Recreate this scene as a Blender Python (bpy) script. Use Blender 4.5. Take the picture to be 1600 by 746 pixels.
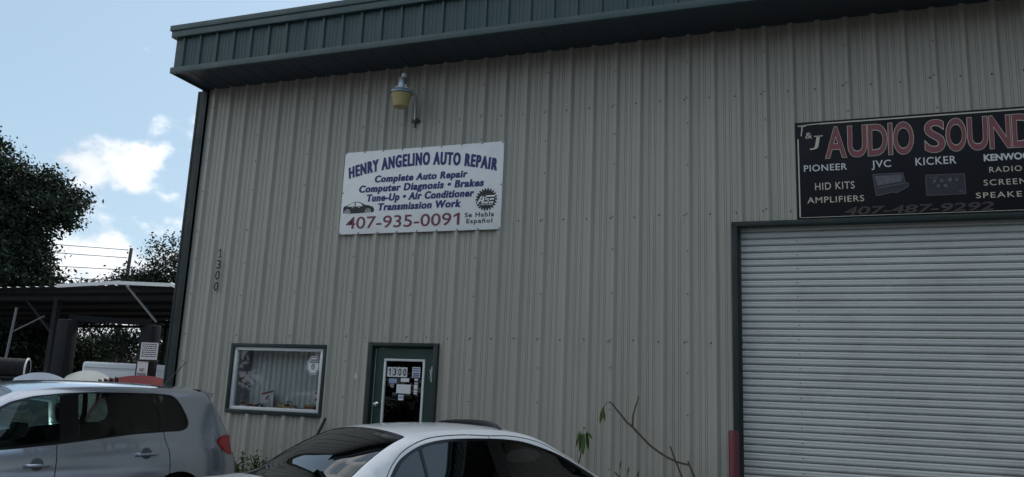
import bpy, bmesh, math, random
import numpy as np
from mathutils import Vector, Matrix
from mathutils.geometry import delaunay_2d_cdt
R = math.radians
rng = np.random.default_rng(7)
random.seed(7)
for o in list(bpy.data.objects): bpy.data.objects.remove(o)
scene = bpy.context.scene
C = scene.collection

# ------------------------------------------------------------------ camera
cd = bpy.data.cameras.new('camera'); cam = bpy.data.objects.new('camera', cd); C.objects.link(cam)
cr = Vector((0.93835824, 0.34327585, 0.04056489)); cu_ = Vector((0.02891864, -0.1949036, 0.98039599)); cf = Vector((-0.34445251, 0.91878957, 0.19281647))
M = Matrix((cr, cu_, -cf)).transposed().to_4x4(); M.translation = (8.727, -9.698, 1.535)
cam.matrix_world = M
cd.sensor_width = 36; cd.sensor_fit = 'HORIZONTAL'; cd.lens = 28.575; cd.clip_start = .05; cd.clip_end = 3000
scene.camera = cam

# ------------------------------------------------------------------ sky, sun, exposure
SUN_EL, SUN_AZ = 46.0, -4.0
w = bpy.data.worlds.new('World'); scene.world = w; w.use_nodes = True
nt = w.node_tree; N = nt.nodes; L = nt.links
bg = N['Background']
sky = N.new('ShaderNodeTexSky'); sky.sky_type = 'NISHITA'; sky.sun_disc = False
sky.sun_elevation = R(SUN_EL); sky.sun_rotation = R(SUN_AZ); sky.air_density = 1.0; sky.dust_density = 1.2; sky.ozone_density = 1.0
def wn(t, **k):
    n = N.new(t)
    for a, b in k.items(): setattr(n, a, b)
    return n
tc = wn('ShaderNodeTexCoord')
sep = wn('ShaderNodeSeparateXYZ'); L.new(tc.outputs['Generated'], sep.inputs[0])
zp = wn('ShaderNodeMath', operation='ADD'); L.new(sep.outputs[2], zp.inputs[0]); zp.inputs[1].default_value = .22
zm = wn('ShaderNodeMath', operation='MAXIMUM'); L.new(zp.outputs[0], zm.inputs[0]); zm.inputs[1].default_value = .05
dv = wn('ShaderNodeVectorMath', operation='DIVIDE'); L.new(tc.outputs['Generated'], dv.inputs[0])
cmb = wn('ShaderNodeCombineXYZ'); cmb.inputs[2].default_value = 1
L.new(zm.outputs[0], cmb.inputs[0]); L.new(zm.outputs[0], cmb.inputs[1]); L.new(cmb.outputs[0], dv.inputs[1])
mp = wn('ShaderNodeMapping'); L.new(tc.outputs['Generated'], mp.inputs[0]); mp.inputs['Location'].default_value = (3.1, 1.7, 0.4); mp.inputs['Scale'].default_value = (1, 1, 1.5)
cn = wn('ShaderNodeTexNoise'); L.new(mp.outputs[0], cn.inputs['Vector']); cn.inputs['Scale'].default_value = 5.5; cn.inputs['Detail'].default_value = 9; cn.inputs['Roughness'].default_value = .52
lowz = wn('ShaderNodeValToRGB'); L.new(sep.outputs[2], lowz.inputs[0])          # cumulus low down, a clear belt, thicker cloud overhead
for i_, (p_, v_) in enumerate(((.10, .545), (.23, .512), (.315, .38), (.56, .26), (.70, .58), (1, .70))):
    e_ = lowz.color_ramp.elements[i_] if i_ < 2 else lowz.color_ramp.elements.new(p_)
    e_.position = p_; e_.color = (v_, v_, v_, 1)
low5 = wn('ShaderNodeMath', operation='SUBTRACT'); L.new(lowz.outputs[0], low5.inputs[0]); low5.inputs[1].default_value = .5
ad0 = wn('ShaderNodeMath', operation='ADD'); L.new(cn.outputs[0], ad0.inputs[0]); L.new(low5.outputs[0], ad0.inputs[1])
dt = wn('ShaderNodeVectorMath', operation='DOT_PRODUCT'); L.new(tc.outputs['Generated'], dt.inputs[0]); dt.inputs[1].default_value = Vector((-.70, .69, .17)).normalized()
bank = wn('ShaderNodeMapRange'); L.new(dt.outputs['Value'], bank.inputs[0]); bank.inputs[1].default_value = .955; bank.inputs[2].default_value = 1; bank.inputs[3].default_value = 0; bank.inputs[4].default_value = .10   # a bank of cumulus in the north-west
dt2 = wn('ShaderNodeVectorMath', operation='DOT_PRODUCT'); L.new(tc.outputs['Generated'], dt2.inputs[0]); dt2.inputs[1].default_value = Vector((-.80, -.50, .42)).normalized()
fill_cloud = wn('ShaderNodeMapRange'); L.new(dt2.outputs['Value'], fill_cloud.inputs[0]); fill_cloud.inputs[1].default_value = .66; fill_cloud.inputs[2].default_value = .95; fill_cloud.inputs[3].default_value = 0; fill_cloud.inputs[4].default_value = .30   # unseen bright cloud added to light the wall ribs from the left
bsum = wn('ShaderNodeMath', operation='ADD'); L.new(bank.outputs[0], bsum.inputs[0]); L.new(fill_cloud.outputs[0], bsum.inputs[1])
ad = wn('ShaderNodeMath', operation='ADD'); L.new(ad0.outputs[0], ad.inputs[0]); L.new(bsum.outputs[0], ad.inputs[1])
cov = wn('ShaderNodeMapRange'); cov.interpolation_type = 'SMOOTHSTEP'; L.new(ad.outputs[0], cov.inputs[0])
cov.inputs[1].default_value = .54; cov.inputs[2].default_value = .61
ccol = wn('ShaderNodeMixRGB'); ccol.inputs[1].default_value = (5.2, 5.9, 6.8, 1); ccol.inputs[2].default_value = (10.0, 10.2, 10.3, 1)
cn2 = wn('ShaderNodeTexNoise'); L.new(mp.outputs[0], cn2.inputs['Vector']); cn2.inputs['Scale'].default_value = 11; cn2.inputs['Detail'].default_value = 5
cs = wn('ShaderNodeMapRange'); L.new(cn2.outputs[0], cs.inputs[0]); cs.inputs[1].default_value = .38; cs.inputs[2].default_value = .62
L.new(cs.outputs[0], ccol.inputs[0])
veil = wn('ShaderNodeMixRGB'); veil.inputs[0].default_value = .58; veil.inputs[2].default_value = (4.4, 6.15, 7.5, 1)     # thin summer veil over the blue
L.new(sky.outputs[0], veil.inputs[1])
mx = wn('ShaderNodeMixRGB'); L.new(cov.outputs[0], mx.inputs[0]); L.new(veil.outputs[0], mx.inputs[1]); L.new(ccol.outputs[0], mx.inputs[2])
L.new(mx.outputs[0], bg.inputs[0]); bg.inputs[1].default_value = .1
sd = bpy.data.lights.new('sun', 'SUN'); sd.energy = 3.0; sd.angle = R(.5); sd.color = (1, .95, .87)
sun = bpy.data.objects.new('sun', sd); C.objects.link(sun)
sv = Vector((math.sin(R(SUN_AZ))*math.cos(R(SUN_EL)), math.cos(R(SUN_AZ))*math.cos(R(SUN_EL)), math.sin(R(SUN_EL))))
sun.rotation_euler = sv.to_track_quat('Z', 'Y').to_euler(); sun.location = sv*60
vs = scene.view_settings; vs.view_transform = 'Standard'; vs.look = 'None'; vs.gamma = 1; vs.exposure = 0.29; vs.use_curve_mapping = False

# ------------------------------------------------------------------ materials
def mat(name, col, rough=.6, metal=0, var=.0, vscale=4, stretch=(1,1,1), bump=0, bscale=30, spec=.5, coat=0, dirt=None, dirt_amt=0, dscale=2.0, dstretch=(1,1,1), back=None):
    m = bpy.data.materials.new(name); m.use_nodes = True
    t = m.node_tree; b = t.nodes['Principled BSDF']; n = t.nodes; l = t.links
    b.inputs['Base Color'].default_value = (*col, 1); b.inputs['Roughness'].default_value = rough; b.inputs['Metallic'].default_value = metal
    b.inputs['Specular IOR Level'].default_value = spec; b.inputs['Coat Weight'].default_value = coat; b.inputs['Coat Roughness'].default_value = .09
    src = None
    if var or dirt or bump:
        tcn = n.new('ShaderNodeTexCoord')
    if var:
        mpn = n.new('ShaderNodeMapping'); mpn.inputs['Scale'].default_value = stretch; l.new(tcn.outputs['Object'], mpn.inputs[0])
        nz = n.new('ShaderNodeTexNoise'); nz.inputs['Scale'].default_value = vscale; nz.inputs['Detail'].default_value = 6; l.new(mpn.outputs[0], nz.inputs['Vector'])
        mr = n.new('ShaderNodeMapRange'); mr.inputs[1].default_value = .3; mr.inputs[2].default_value = .7; mr.inputs[3].default_value = 1-var; mr.inputs[4].default_value = 1+var*.6
        l.new(nz.outputs[0], mr.inputs[0])
        mu = n.new('ShaderNodeMixRGB'); mu.blend_type = 'MULTIPLY'; mu.inputs[0].default_value = 1; mu.inputs[1].default_value = (*col, 1); l.new(mr.outputs[0], mu.inputs[2])
        src = mu.outputs[0]
        mr2 = n.new('ShaderNodeMapRange'); mr2.inputs[1].default_value = .3; mr2.inputs[2].default_value = .7; mr2.inputs[3].default_value = max(.02, rough*.8); mr2.inputs[4].default_value = min(1, rough*1.2)
        l.new(nz.outputs[0], mr2.inputs[0]); l.new(mr2.outputs[0], b.inputs['Roughness'])
    if dirt:
        mp2 = n.new('ShaderNodeMapping'); mp2.inputs['Scale'].default_value = dstretch; l.new(tcn.outputs['Object'], mp2.inputs[0])
        n2 = n.new('ShaderNodeTexNoise'); n2.inputs['Scale'].default_value = dscale; n2.inputs['Detail'].default_value = 8; n2.inputs['Roughness'].default_value = .65; l.new(mp2.outputs[0], n2.inputs['Vector'])
        r2 = n.new('ShaderNodeMapRange'); r2.inputs[1].default_value = .5; r2.inputs[2].default_value = .78; r2.inputs[3].default_value = 0; r2.inputs[4].default_value = dirt_amt; l.new(n2.outputs[0], r2.inputs[0])
        mm = n.new('ShaderNodeMixRGB'); l.new(r2.outputs[0], mm.inputs[0]); mm.inputs[2].default_value = (*dirt, 1)
        if src: l.new(src, mm.inputs[1])
        else: mm.inputs[1].default_value = (*col, 1)
        src = mm.outputs[0]
    if src: l.new(src, b.inputs['Base Color'])
    if bump:
        n3 = n.new('ShaderNodeTexNoise'); n3.inputs['Scale'].default_value = bscale; n3.inputs['Detail'].default_value = 4; l.new(tcn.outputs['Object'], n3.inputs['Vector'])
        bp = n.new('ShaderNodeBump'); bp.inputs['Strength'].default_value = bump; bp.inputs['Distance'].default_value = .01; l.new(n3.outputs[0], bp.inputs['Height']); l.new(bp.outputs[0], b.inputs['Normal'])
    if back:                                   # unpainted inner side of a thin panel
        geo = n.new('ShaderNodeNewGeometry'); d = n.new('ShaderNodeBsdfDiffuse'); d.inputs[0].default_value = (*back, 1)
        ms = n.new('ShaderNodeMixShader'); l.new(geo.outputs['Backfacing'], ms.inputs[0]); l.new(b.outputs[0], ms.inputs[1]); l.new(d.outputs[0], ms.inputs[2])
        l.new(ms.outputs[0], n['Material Output'].inputs[0])
    return m
def glass(name, tint, refl=1.0, ior=1.5, rough=0.0):
    m = bpy.data.materials.new(name); m.use_nodes = True
    t = m.node_tree; n = t.nodes; l = t.links; n.remove(n['Principled BSDF'])
    tr = n.new('ShaderNodeBsdfTransparent'); tr.inputs[0].default_value = (*tint, 1)
    gl = n.new('ShaderNodeBsdfGlossy'); gl.inputs['Roughness'].default_value = rough; gl.inputs[0].default_value = (refl, refl, refl, 1)
    fr = n.new('ShaderNodeFresnel'); fr.inputs[0].default_value = ior
    ms = n.new('ShaderNodeMixShader'); l.new(fr.outputs[0], ms.inputs[0]); l.new(tr.outputs[0], ms.inputs[1]); l.new(gl.outputs[0], ms.inputs[2])
    l.new(ms.outputs[0], n['Material Output'].inputs[0])
    return m
def leafmat(name, col, var=.35, trans=.25):
    m = bpy.data.materials.new(name); m.use_nodes = True
    t = m.node_tree; n = t.nodes; l = t.links; n.remove(n['Principled BSDF'])
    geo = n.new('ShaderNodeNewGeometry'); hs = n.new('ShaderNodeHueSaturation'); hs.inputs['Color'].default_value = (*col, 1)
    mr = n.new('ShaderNodeMapRange'); mr.inputs[3].default_value = 1-var; mr.inputs[4].default_value = 1+var; l.new(geo.outputs['Random Per Island'], mr.inputs[0]); l.new(mr.outputs[0], hs.inputs['Value'])
    mh = n.new('ShaderNodeMapRange'); mh.inputs[3].default_value = .47; mh.inputs[4].default_value = .53; l.new(geo.outputs['Random Per Island'], mh.inputs[0]); l.new(mh.outputs[0], hs.inputs['Hue'])
    d = n.new('ShaderNodeBsdfPrincipled'); d.inputs['Roughness'].default_value = .7; d.inputs['Specular IOR Level'].default_value = .15; l.new(hs.outputs[0], d.inputs['Base Color'])
    tl = n.new('ShaderNodeBsdfTranslucent'); l.new(hs.outputs[0], tl.inputs[0])
    ms = n.new('ShaderNodeMixShader'); ms.inputs[0].default_value = trans; l.new(d.outputs[0], ms.inputs[1]); l.new(tl.outputs[0], ms.inputs[2])
    l.new(ms.outputs[0], n['Material Output'].inputs[0])
    return m
m_wall = mat('wall_paint', (.40, .382, .338), .42, 0, .06, 1.1, (1, 1, .35), .06, 3, .45, dirt=(.22, .205, .18), dirt_amt=.38, dscale=1.7, dstretch=(3.2, 1, .22))
m_trim = mat('green_trim', (.008, .021, .021), .6, 0, .12, 3, bump=.03, bscale=8, dirt=(.05, .06, .056), dirt_amt=.3, dscale=3, dstretch=(3, 1, .6))
m_fascia = mat('fascia_green', (.027, .064, .068), .5, 0, .14, 2, (2, 1, .4), .03, 8, dirt=(.075, .10, .11), dirt_amt=.4, dscale=2.5, dstretch=(4, 1, .5))
m_soffit = mat('soffit_green', (.034, .048, .060), .5, 0, .1, 2)
m_screw = mat('screw_steel', (.07, .07, .07), .55, .5)
m_alu = mat('white_aluminium', (.62, .63, .64), .4, .1, .06, 6, dirt=(.35, .34, .32), dirt_amt=.3, dscale=9)
m_door = mat('door_green', (.013, .048, .037), .35, 0, .12, 3, bump=.03, bscale=12)
m_roll = mat('roller_slats', (.565, .59, .585), .5, .0, .06, 1.3, (1, 1, .5), dirt=(.30, .29, .27), dirt_amt=.45, dscale=1.6, dstretch=(.9, 1, 1.8))
m_red = mat('bollard_red', (.13, .018, .027), .45, 0, .2, 5, bump=.05, dirt=(.10, .05, .05), dirt_amt=.6, dscale=6)
m_black = mat('black_paint', (.012, .012, .013), .45)
m_rubber = mat('rubber', (.018, .018, .018), .8, 0, .2, 20)
m_signw = mat('sign_white', (.86, .875, .88), .42, 0, .04, 2, dirt=(.55, .57, .56), dirt_amt=.4, dscale=3.5)
m_navy = mat('ink_navy', (.018, .022, .16), .5)
m_maroon = mat('ink_maroon', (.17, .035, .055), .5)
m_ink = mat('ink_black', (.012, .012, .018), .5)
m_signk = mat('sign_black', (.009, .010, .014), .6, 0, .15, 3, spec=.22)
m_cream = mat('ink_cream', (.58, .55, .45), .5)
m_white = mat('ink_white', (.62, .64, .66), .5)
m_rose = mat('ink_rose', (.23, .066, .082), .55, 0, .15, 4)
m_dimred = mat('ink_faded', (.052, .034, .041), .5)
m_grey = mat('ink_grey', (.12, .12, .145), .5, 0, .3, 30)
m_dgrey = mat('ink_dark_grey', (.028, .028, .038), .5, 0, .4, 25)
m_steel = mat('galvanised', (.45, .47, .49), .35, .75, .15, 8)
m_lens = mat('lamp_lens', (.40, .33, .15), .4, 0, .10, 6, spec=.4)
m_blue = mat('lamp_blue', (.30, .40, .52), .3, .6)
m_asph = mat('asphalt', (.055, .055, .056), .9, 0, .35, 1.2, bump=.5, bscale=160, dirt=(.11, .105, .10), dirt_amt=.6, dscale=.25)
m_conc = mat('concrete', (.33, .32, .30), .85, 0, .15, 2, bump=.2, bscale=60, dirt=(.16, .15, .14), dirt_amt=.5, dscale=1.5)
m_pane = glass('window_glass', (.95, .95, .945), 1, 1.34)
m_pane_dark = glass('door_glass', (.10, .11, .12), 1, 1.38)
m_tint = glass('car_glass', (.36, .45, .43), 1, 1.62)
m_tint_dark = glass('car_glass_dark', (.05, .058, .062), 1, 1.95)
m_bark = mat('bark', (.06, .048, .038), .9, 0, .3, 8, (1, 1, .3), .5, 20)
m_leaf = leafmat('oak_leaf', (.018, .030, .019), .45, .08)
m_leaf2 = leafmat('scrub_leaf', (.030, .044, .026), .4, .12)
m_leaf3 = leafmat('plant_leaf', (.060, .10, .035), .3, .2)
m_stem = mat('dead_stem', (.075, .065, .05), .8, 0, .3, 20)
m_paper = mat('paper', (.68, .69, .72), .7)
m_paperb = mat('blue_paper', (.25, .33, .48), .6)
m_interior = mat('interior', (.05, .05, .052), .8)
m_blind = mat('blind_vinyl', (.72, .75, .73), .55, 0, .1, 3, (1, 1, .2))
m_tan = mat('toy_tan', (.46, .32, .16), .6, 0, .15, 20)
m_brown = mat('toy_brown', (.30, .08, .045), .55)
m_box = mat('cabinet_wall', (.66, .66, .69), .8)
m_chrome = mat('chrome', (.7, .7, .7), .12, 1)
m_tail = mat('tail_red', (.30, .006, .012), .12, 0, coat=1)
m_tailc = mat('tail_clear', (.35, .18, .16), .15, 0, coat=1)
m_roofw = mat('roof_white', (.70, .71, .72), .45, .2, .06, 2)
m_roofu = mat('roof_underside', (.16, .16, .165), .6, .2, .15, 2)
m_post = mat('post_dark', (.024, .025, .027), .8, 0, .2, 4, spec=.2)
m_liftp = mat('lift_paint', (.013, .015, .018), .8, spec=.2)
m_wood = mat('pole_wood', (.10, .085, .07), .9, 0, .25, 6, (1, 1, .2))
m_trailer = mat('trailer_white', (.72, .74, .77), .35, 0, .04, 2)

# ------------------------------------------------------------------ helpers
def tag(o, label=None, cat=None, group=None, kind=None):
    if label: o['label'] = label
    if cat: o['category'] = cat
    if group: o['group'] = group
    if kind: o['kind'] = kind
    return o
def empty(name, label, cat, loc=(0, 0, 0), rz=0, group=None):
    o = bpy.data.objects.new(name, None); C.objects.link(o); o.location = loc; o.rotation_euler = (0, 0, rz); o.empty_display_size = .2
    return tag(o, label, cat, group)
class MB:
    def __init__(s): s.v = []; s.f = []; s.mi = []; s.cur = 0
    def add(s, vs, fs):
        k = len(s.v); s.v += [tuple(map(float, a)) for a in vs]
        for f in fs: s.f.append([i+k for i in f]); s.mi.append(s.cur)
        return s
    def box(s, x0, x1, y0, y1, z0, z1):
        return s.add([(x0,y0,z0),(x1,y0,z0),(x1,y1,z0),(x0,y1,z0),(x0,y0,z1),(x1,y0,z1),(x1,y1,z1),(x0,y1,z1)],
                     [(0,3,2,1),(4,5,6,7),(0,1,5,4),(1,2,6,5),(2,3,7,6),(3,0,4,7)])
    def tube(s, pts, r, n=8, cap=True):
        pts = [Vector(p) for p in pts]; rs = r if isinstance(r, (list, tuple)) else [r]*len(pts)
        vs = []; fs = []
        ref = None
        for i, p in enumerate(pts):
            d = (pts[min(i+1, len(pts)-1)]-pts[max(i-1, 0)]).normalized()
            if ref is None: ref = Vector((0,0,1)) if abs(d.z) < .9 else Vector((1,0,0))
            a = d.cross(ref).normalized(); b = a.cross(d).normalized(); ref = b
            for k in range(n):
                t = 2*math.pi*k/n; vs.append(p+a*math.cos(t)*rs[i]+b*math.sin(t)*rs[i])
        for i in range(len(pts)-1):
            for k in range(n):
                fs.append((i*n+k, i*n+(k+1) % n, (i+1)*n+(k+1) % n, (i+1)*n+k))
        if cap: fs.append(tuple(range(n))[::-1]); fs.append(tuple(range((len(pts)-1)*n, len(pts)*n)))
        return s.add(vs, fs)
    def lathe(s, prof, cx=0, cy=0, n=24, axis='z', cz=0, cap=True):
        vs = []; fs = []
        for r, z in prof:
            for k in range(n):
                t = 2*math.pi*k/n; a, b = r*math.cos(t), r*math.sin(t)
                vs.append((cx+a, cy+b, cz+z) if axis == 'z' else (cx+a, cy+z, cz+b) if axis == 'y' else (cx+z, cy+a, cz+b))
        for i in range(len(prof)-1):
            for k in range(n): fs.append((i*n+k, i*n+(k+1) % n, (i+1)*n+(k+1) % n, (i+1)*n+k))
        if cap: fs.append(tuple(range(n))[::-1]); fs.append(tuple(range((len(prof)-1)*n, len(prof)*n)))
        return s.add(vs, fs)
    def poly(s, pts, y0, y1):            # prism of an outline in x,z between two y
        n = len(pts)
        return s.add([(x, y0, z) for x, z in pts]+[(x, y1, z) for x, z in pts], [tuple(range(n)), tuple(range(n, 2*n))[::-1]]+[(i, i+n, (i+1) % n+n, (i+1) % n) for i in range(n)])
    def build(s, name, m, parent=None, smooth=False, bevel=0, seg=2, norm=True):
        me = bpy.data.meshes.new(name); me.from_pydata(s.v, [], s.f)
        ms = m if isinstance(m, (list, tuple)) else [m]
        for q in ms: me.materials.append(q)
        me.polygons.foreach_set('material_index', [min(i, len(ms)-1) for i in s.mi])
        if norm or bevel:
            bm = bmesh.new(); bm.from_mesh(me)
            if norm: bmesh.ops.recalc_face_normals(bm, faces=bm.faces)
            if bevel:
                es = [e for e in bm.edges if len(e.link_faces) == 2 and e.calc_face_angle(0) > .5]
                bmesh.ops.bevel(bm, geom=es, offset=bevel, segments=seg, profile=.5, affect='EDGES', clamp_overlap=True)
            bm.to_mesh(me); bm.free()
        if smooth or bevel:
            me.polygons.foreach_set('use_smooth', [True]*len(me.polygons))
            me.set_sharp_from_angle(angle=R(40 if smooth else 30))
        o = bpy.data.objects.new(name, me); C.objects.link(o)
        if parent: o.parent = parent
        return o
_cap = {}
def text_geo(s, bold=.0, shear=0, space=1.0):
    cu = bpy.data.curves.new('t', 'FONT'); cu.body = s; cu.offset = bold; cu.shear = shear; cu.space_character = space; cu.fill_mode = 'FRONT'; cu.resolution_u = 5
    o = bpy.data.objects.new('t', cu); C.objects.link(o)
    dg = bpy.context.evaluated_depsgraph_get(); dg.update()
    me = bpy.data.meshes.new_from_object(o.evaluated_get(dg))
    vs = np.array([v.co[:2] for v in me.vertices]); fs = [list(p.vertices) for p in me.polygons]
    bpy.data.objects.remove(o); bpy.data.curves.remove(cu); bpy.data.meshes.remove(me)
    return vs, fs
def text(mb, s, x0, x1, zb, zt, y, bold=.02, shear=0, warp=None, space=1.0, fat=0):
    if fat:                              # heavy poster face: the strokes are thickened sideways
        for k_, d_ in enumerate((-1, -.33, .33, 1)): text(mb, s, x0+d_*fat, x1+d_*fat, zb, zt, y-.0003*k_, bold, shear, (lambda u, v, d_=d_: (warp(u, v)[0]+d_*fat, warp(u, v)[1])) if warp else None, space)
        return mb
    if bold not in _cap:
        v, _ = text_geo('H', bold); _cap[bold] = (v[:, 1].min(), v[:, 1].max())
    b0, b1 = _cap[bold]
    v, f = text_geo(s, bold, shear, space)
    u = (v[:, 0]-v[:, 0].min())/(v[:, 0].max()-v[:, 0].min()); q = (v[:, 1]-b0)/(b1-b0)
    if warp: P = [(*warp(a, b), ) for a, b in zip(u, q)]
    else: P = [(x0+(x1-x0)*a, zb+(zt-zb)*b) for a, b in zip(u, q)]
    mb.add([(x, y, z) for x, z in P], f)
    return mb
def one(mb, x0, x1, zb, zt, y, st=.42, foot=False):
    w_, h_ = x1-x0, zt-zb; xs1 = x1-(w_*.12 if foot else 0); xs0 = xs1-w_*st
    mb.add([(x, y, z) for x, z in ((xs0, zb), (xs1, zb), (xs1, zt), (xs0+w_*st*.25, zt), (x0, zt-h_*.22), (x0, zt-h_*.36), (xs0, zt-h_*.24))], [(0, 1, 2, 3, 6), (3, 4, 5, 6)])
    if foot: mb.add([(x, y, z) for x, z in ((x0, zb-.001), (x1+w_*.1, zb-.001), (x1+w_*.1, zb+h_*.09), (x0, zb+h_*.09))], [(0, 1, 2, 3)])
    return mb
def lettering(parent, m, items, y, bold=.02, name='lettering', **k):
    for it in items: o = text(MB(), *it, y, bold=bold, **k).build(name, m, parent, norm=False)
    return o
def np_mesh(name, verts, faces, m, parent=None, smooth=False):
    me = bpy.data.meshes.new(name); nv = len(verts); nf, k = faces.shape
    me.vertices.add(nv); me.vertices.foreach_set('co', verts.astype(np.float32).ravel())
    me.loops.add(nf*k); me.loops.foreach_set('vertex_index', faces.astype(np.int32).ravel())
    me.polygons.add(nf); me.polygons.foreach_set('loop_start', np.arange(0, nf*k, k, dtype=np.int32))
    me.update(calc_edges=True); me.validate(); me.materials.append(m)
    o = bpy.data.objects.new(name, me); C.objects.link(o)
    if parent: o.parent = parent
    return o
def leaves(name, centres, spread, per, size, m, parent):
    c = np.repeat(np.asarray(centres, float), per, 0); n = len(c)
    p = c+rng.normal(0, 1, (n, 3))*np.asarray(spread)
    a = rng.normal(0, 1, (n, 3)); a /= np.linalg.norm(a, axis=1)[:, None]
    b = np.cross(a, rng.normal(0, 1, (n, 3))); b /= np.linalg.norm(b, axis=1)[:, None]
    s = size*rng.uniform(.6, 1.3, (n, 1)); nn = np.cross(a, b)
    v = np.stack([p-a*s, p+b*s*.45+nn*s*.12, p+a*s, p-b*s*.45+nn*s*.12], 1).reshape(-1, 3)
    return np_mesh(name, v, np.arange(n*4).reshape(-1, 4), m, parent)

# ------------------------------------------------------------------ ground
G = -.14
o = MB().add([(-700, -700, G), (700, -700, G), (700, 700, G), (-700, 700, G)], [(0, 1, 2, 3)]).build('ground', m_asph, norm=False); tag(o, kind='structure')
o = MB().box(-.6, 7.7, -.95, 0, G-.1, -.005).build('pavement', m_conc, bevel=.015); tag(o, kind='structure')
o = MB().box(7.7, 24, -.95, 0, G-.1, -.02).build('pavement', m_conc, bevel=.01); tag(o, kind='structure')
m_line = mat('line_paint', (.55, .55, .53), .8, 0, .3, 12)
for i, x in enumerate((-2.3, .5, 3.3, 6.1)):
    q = MB(); dx = -.36
    q.add([(x, -1.3, G+.004), (x+.1, -1.3, G+.004), (x+.1-5*.42, -6.1, G+.004), (x-5*.42, -6.1, G+.004)], [(0, 1, 2, 3)])
    tag(q.build('parking_line', m_line, norm=False), kind='structure')

# ------------------------------------------------------------------ the building
FT = .3048
bld = empty('metal_building', 'tan ribbed metal workshop building with green fascia and corner trim', 'building')
X0, X1, ZT = -.10, 24.0, 6.12
holes = [(.925, 2.415, 1.225, 2.105), (3.165, 4.095, -.2, 2.165), (7.915, 12.30, -.2, 3.62)]
prof = [(X0, 0)]
k = 0
while k*FT < X1:
    x = k*FT
    prof += [(x-.002, 0), (x+.014, -.043), (x+.054, -.043), (x+.092, 0)]
    for c in (.158, .180, .228, .250): prof += [(x+c-.0035, 0), (x+c-.0008, .0065), (x+c+.0008, .0065), (x+c+.0035, 0)]
    k += 1
px = np.array([p[0] for p in prof]); py = np.array([p[1] for p in prof])
xs = sorted(set(px.tolist()+[h[0] for h in holes]+[h[1] for h in holes]))
xs = [x for x in xs if x <= X1]
zs = sorted({G-.05, ZT, 3.05}|{h[2] for h in holes if h[2] > 0}|{h[3] for h in holes})
mb = MB(); idx = {}
def vid(i, j):
    if (i, j) not in idx:
        idx[(i, j)] = len(mb.v); mb.v.append((xs[i], float(np.interp(xs[i], px, py)), zs[j]))
    return idx[(i, j)]
for i in range(len(xs)-1):
    for j in range(len(zs)-1):
        xc, zc = (xs[i]+xs[i+1])/2, (zs[j]+zs[j+1])/2
        if any(h[0] < xc < h[1] and h[2] < zc < h[3] for h in holes): continue
        mb.f.append([vid(i, j), vid(i+1, j), vid(i+1, j+1), vid(i, j+1)]); mb.mi.append(0)
mb.build('front_wall', m_wall, bld, norm=False)
# side and rear walls, roof
q = MB(); y = 0
while y < 24: q.add([(-.25, y, G), (-.25, y+.25, G), (-.25, y+.25, 6.2), (-.25, y, 6.2)], [(3, 2, 1, 0)]); q.box(-.282, -.25, y+.1, y+.16, G, 6.2); y += FT
q.build('side_wall', m_wall, bld)
MB().box(-.25, X1, 24.3, 24.35, G, 6.2).box(X1, X1+.04, 0, 24.3, G, 6.2).build('rear_wall', m_wall, bld)
MB().add([(-.3, -.6, 6.50), (X1, -.6, 6.50), (X1, 12, 7.0), (-.3, 12, 7.0), (X1, 24.4, 6.5), (-.3, 24.4, 6.5)], [(0, 1, 2, 3), (3, 2, 4, 5)]).build('roof', m_roofw, bld, norm=False)
# corner trim: front leaf and side leaf
q = MB(); q.box(-.275, -.095, -.049, -.044, G, 6.083); q.box(-.285, -.275, -.049, .16, G, 6.083); q.box(-.108, -.092, -.056, -.0495, G, 6.083); q.box(-.275, -.245, -.055, -.0495, G, 6.083)
q.build('corner_trim', m_trim, bld, bevel=.003)
# soffit with ribs, fascia panel, cap and drip
q = MB(); q.box(-.14, X1, -.74, -.001, 6.115, 6.13)
x = .08
while x < 14: q.box(x, x+.03, -.735, -.045, 6.111, 6.115); x += FT
q.build('soffit', m_soffit, bld)
fp = [(-.155, 0)]; k = 0
while k*FT < X1-.4:
    x = k*FT-.02
    fp += [(x, 0), (x+.012, -.03), (x+.044, -.03), (x+.056, 0)]
    for c in (.118, .172, .226): fp += [(x+c-.012, 0), (x+c-.005, -.005), (x+c+.005, -.005), (x+c+.012, 0)]
    k += 1
q = MB()
for i, (x, yy) in enumerate(fp): q.v += [(x, -.745+yy, 6.12), (x, -.745+yy, 6.66)]
for i in range(len(fp)-1): q.f.append([2*i, 2*i+2, 2*i+3, 2*i+1]); q.mi.append(0)
q.add([(-.155, -.745, 6.12), (-.155, -.745, 6.66), (-.155, .3, 6.66), (-.155, .3, 6.12)], [(0, 1, 2, 3)])
q.build('fascia', m_fascia, bld, norm=False)
q = MB(); q.box(-.205, X1, -.815, -.5, 6.645, 6.75); q.box(-.235, X1, -.83, -.48, 6.75, 6.835); q.box(-.205, -.15, -.5, .4, 6.645, 6.75); q.box(-.235, -.14, -.48, .4, 6.75, 6.832)
q.build('cap_flashing', m_fascia, bld, bevel=.006)
q = MB(); q.box(-.175, X1, -.79, -.735, 6.085, 6.175); q.box(-.175, -.142, -.735, -.0, 6.085, 6.175)
q.build('drip_trim', m_fascia, bld, bevel=.004)
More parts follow.
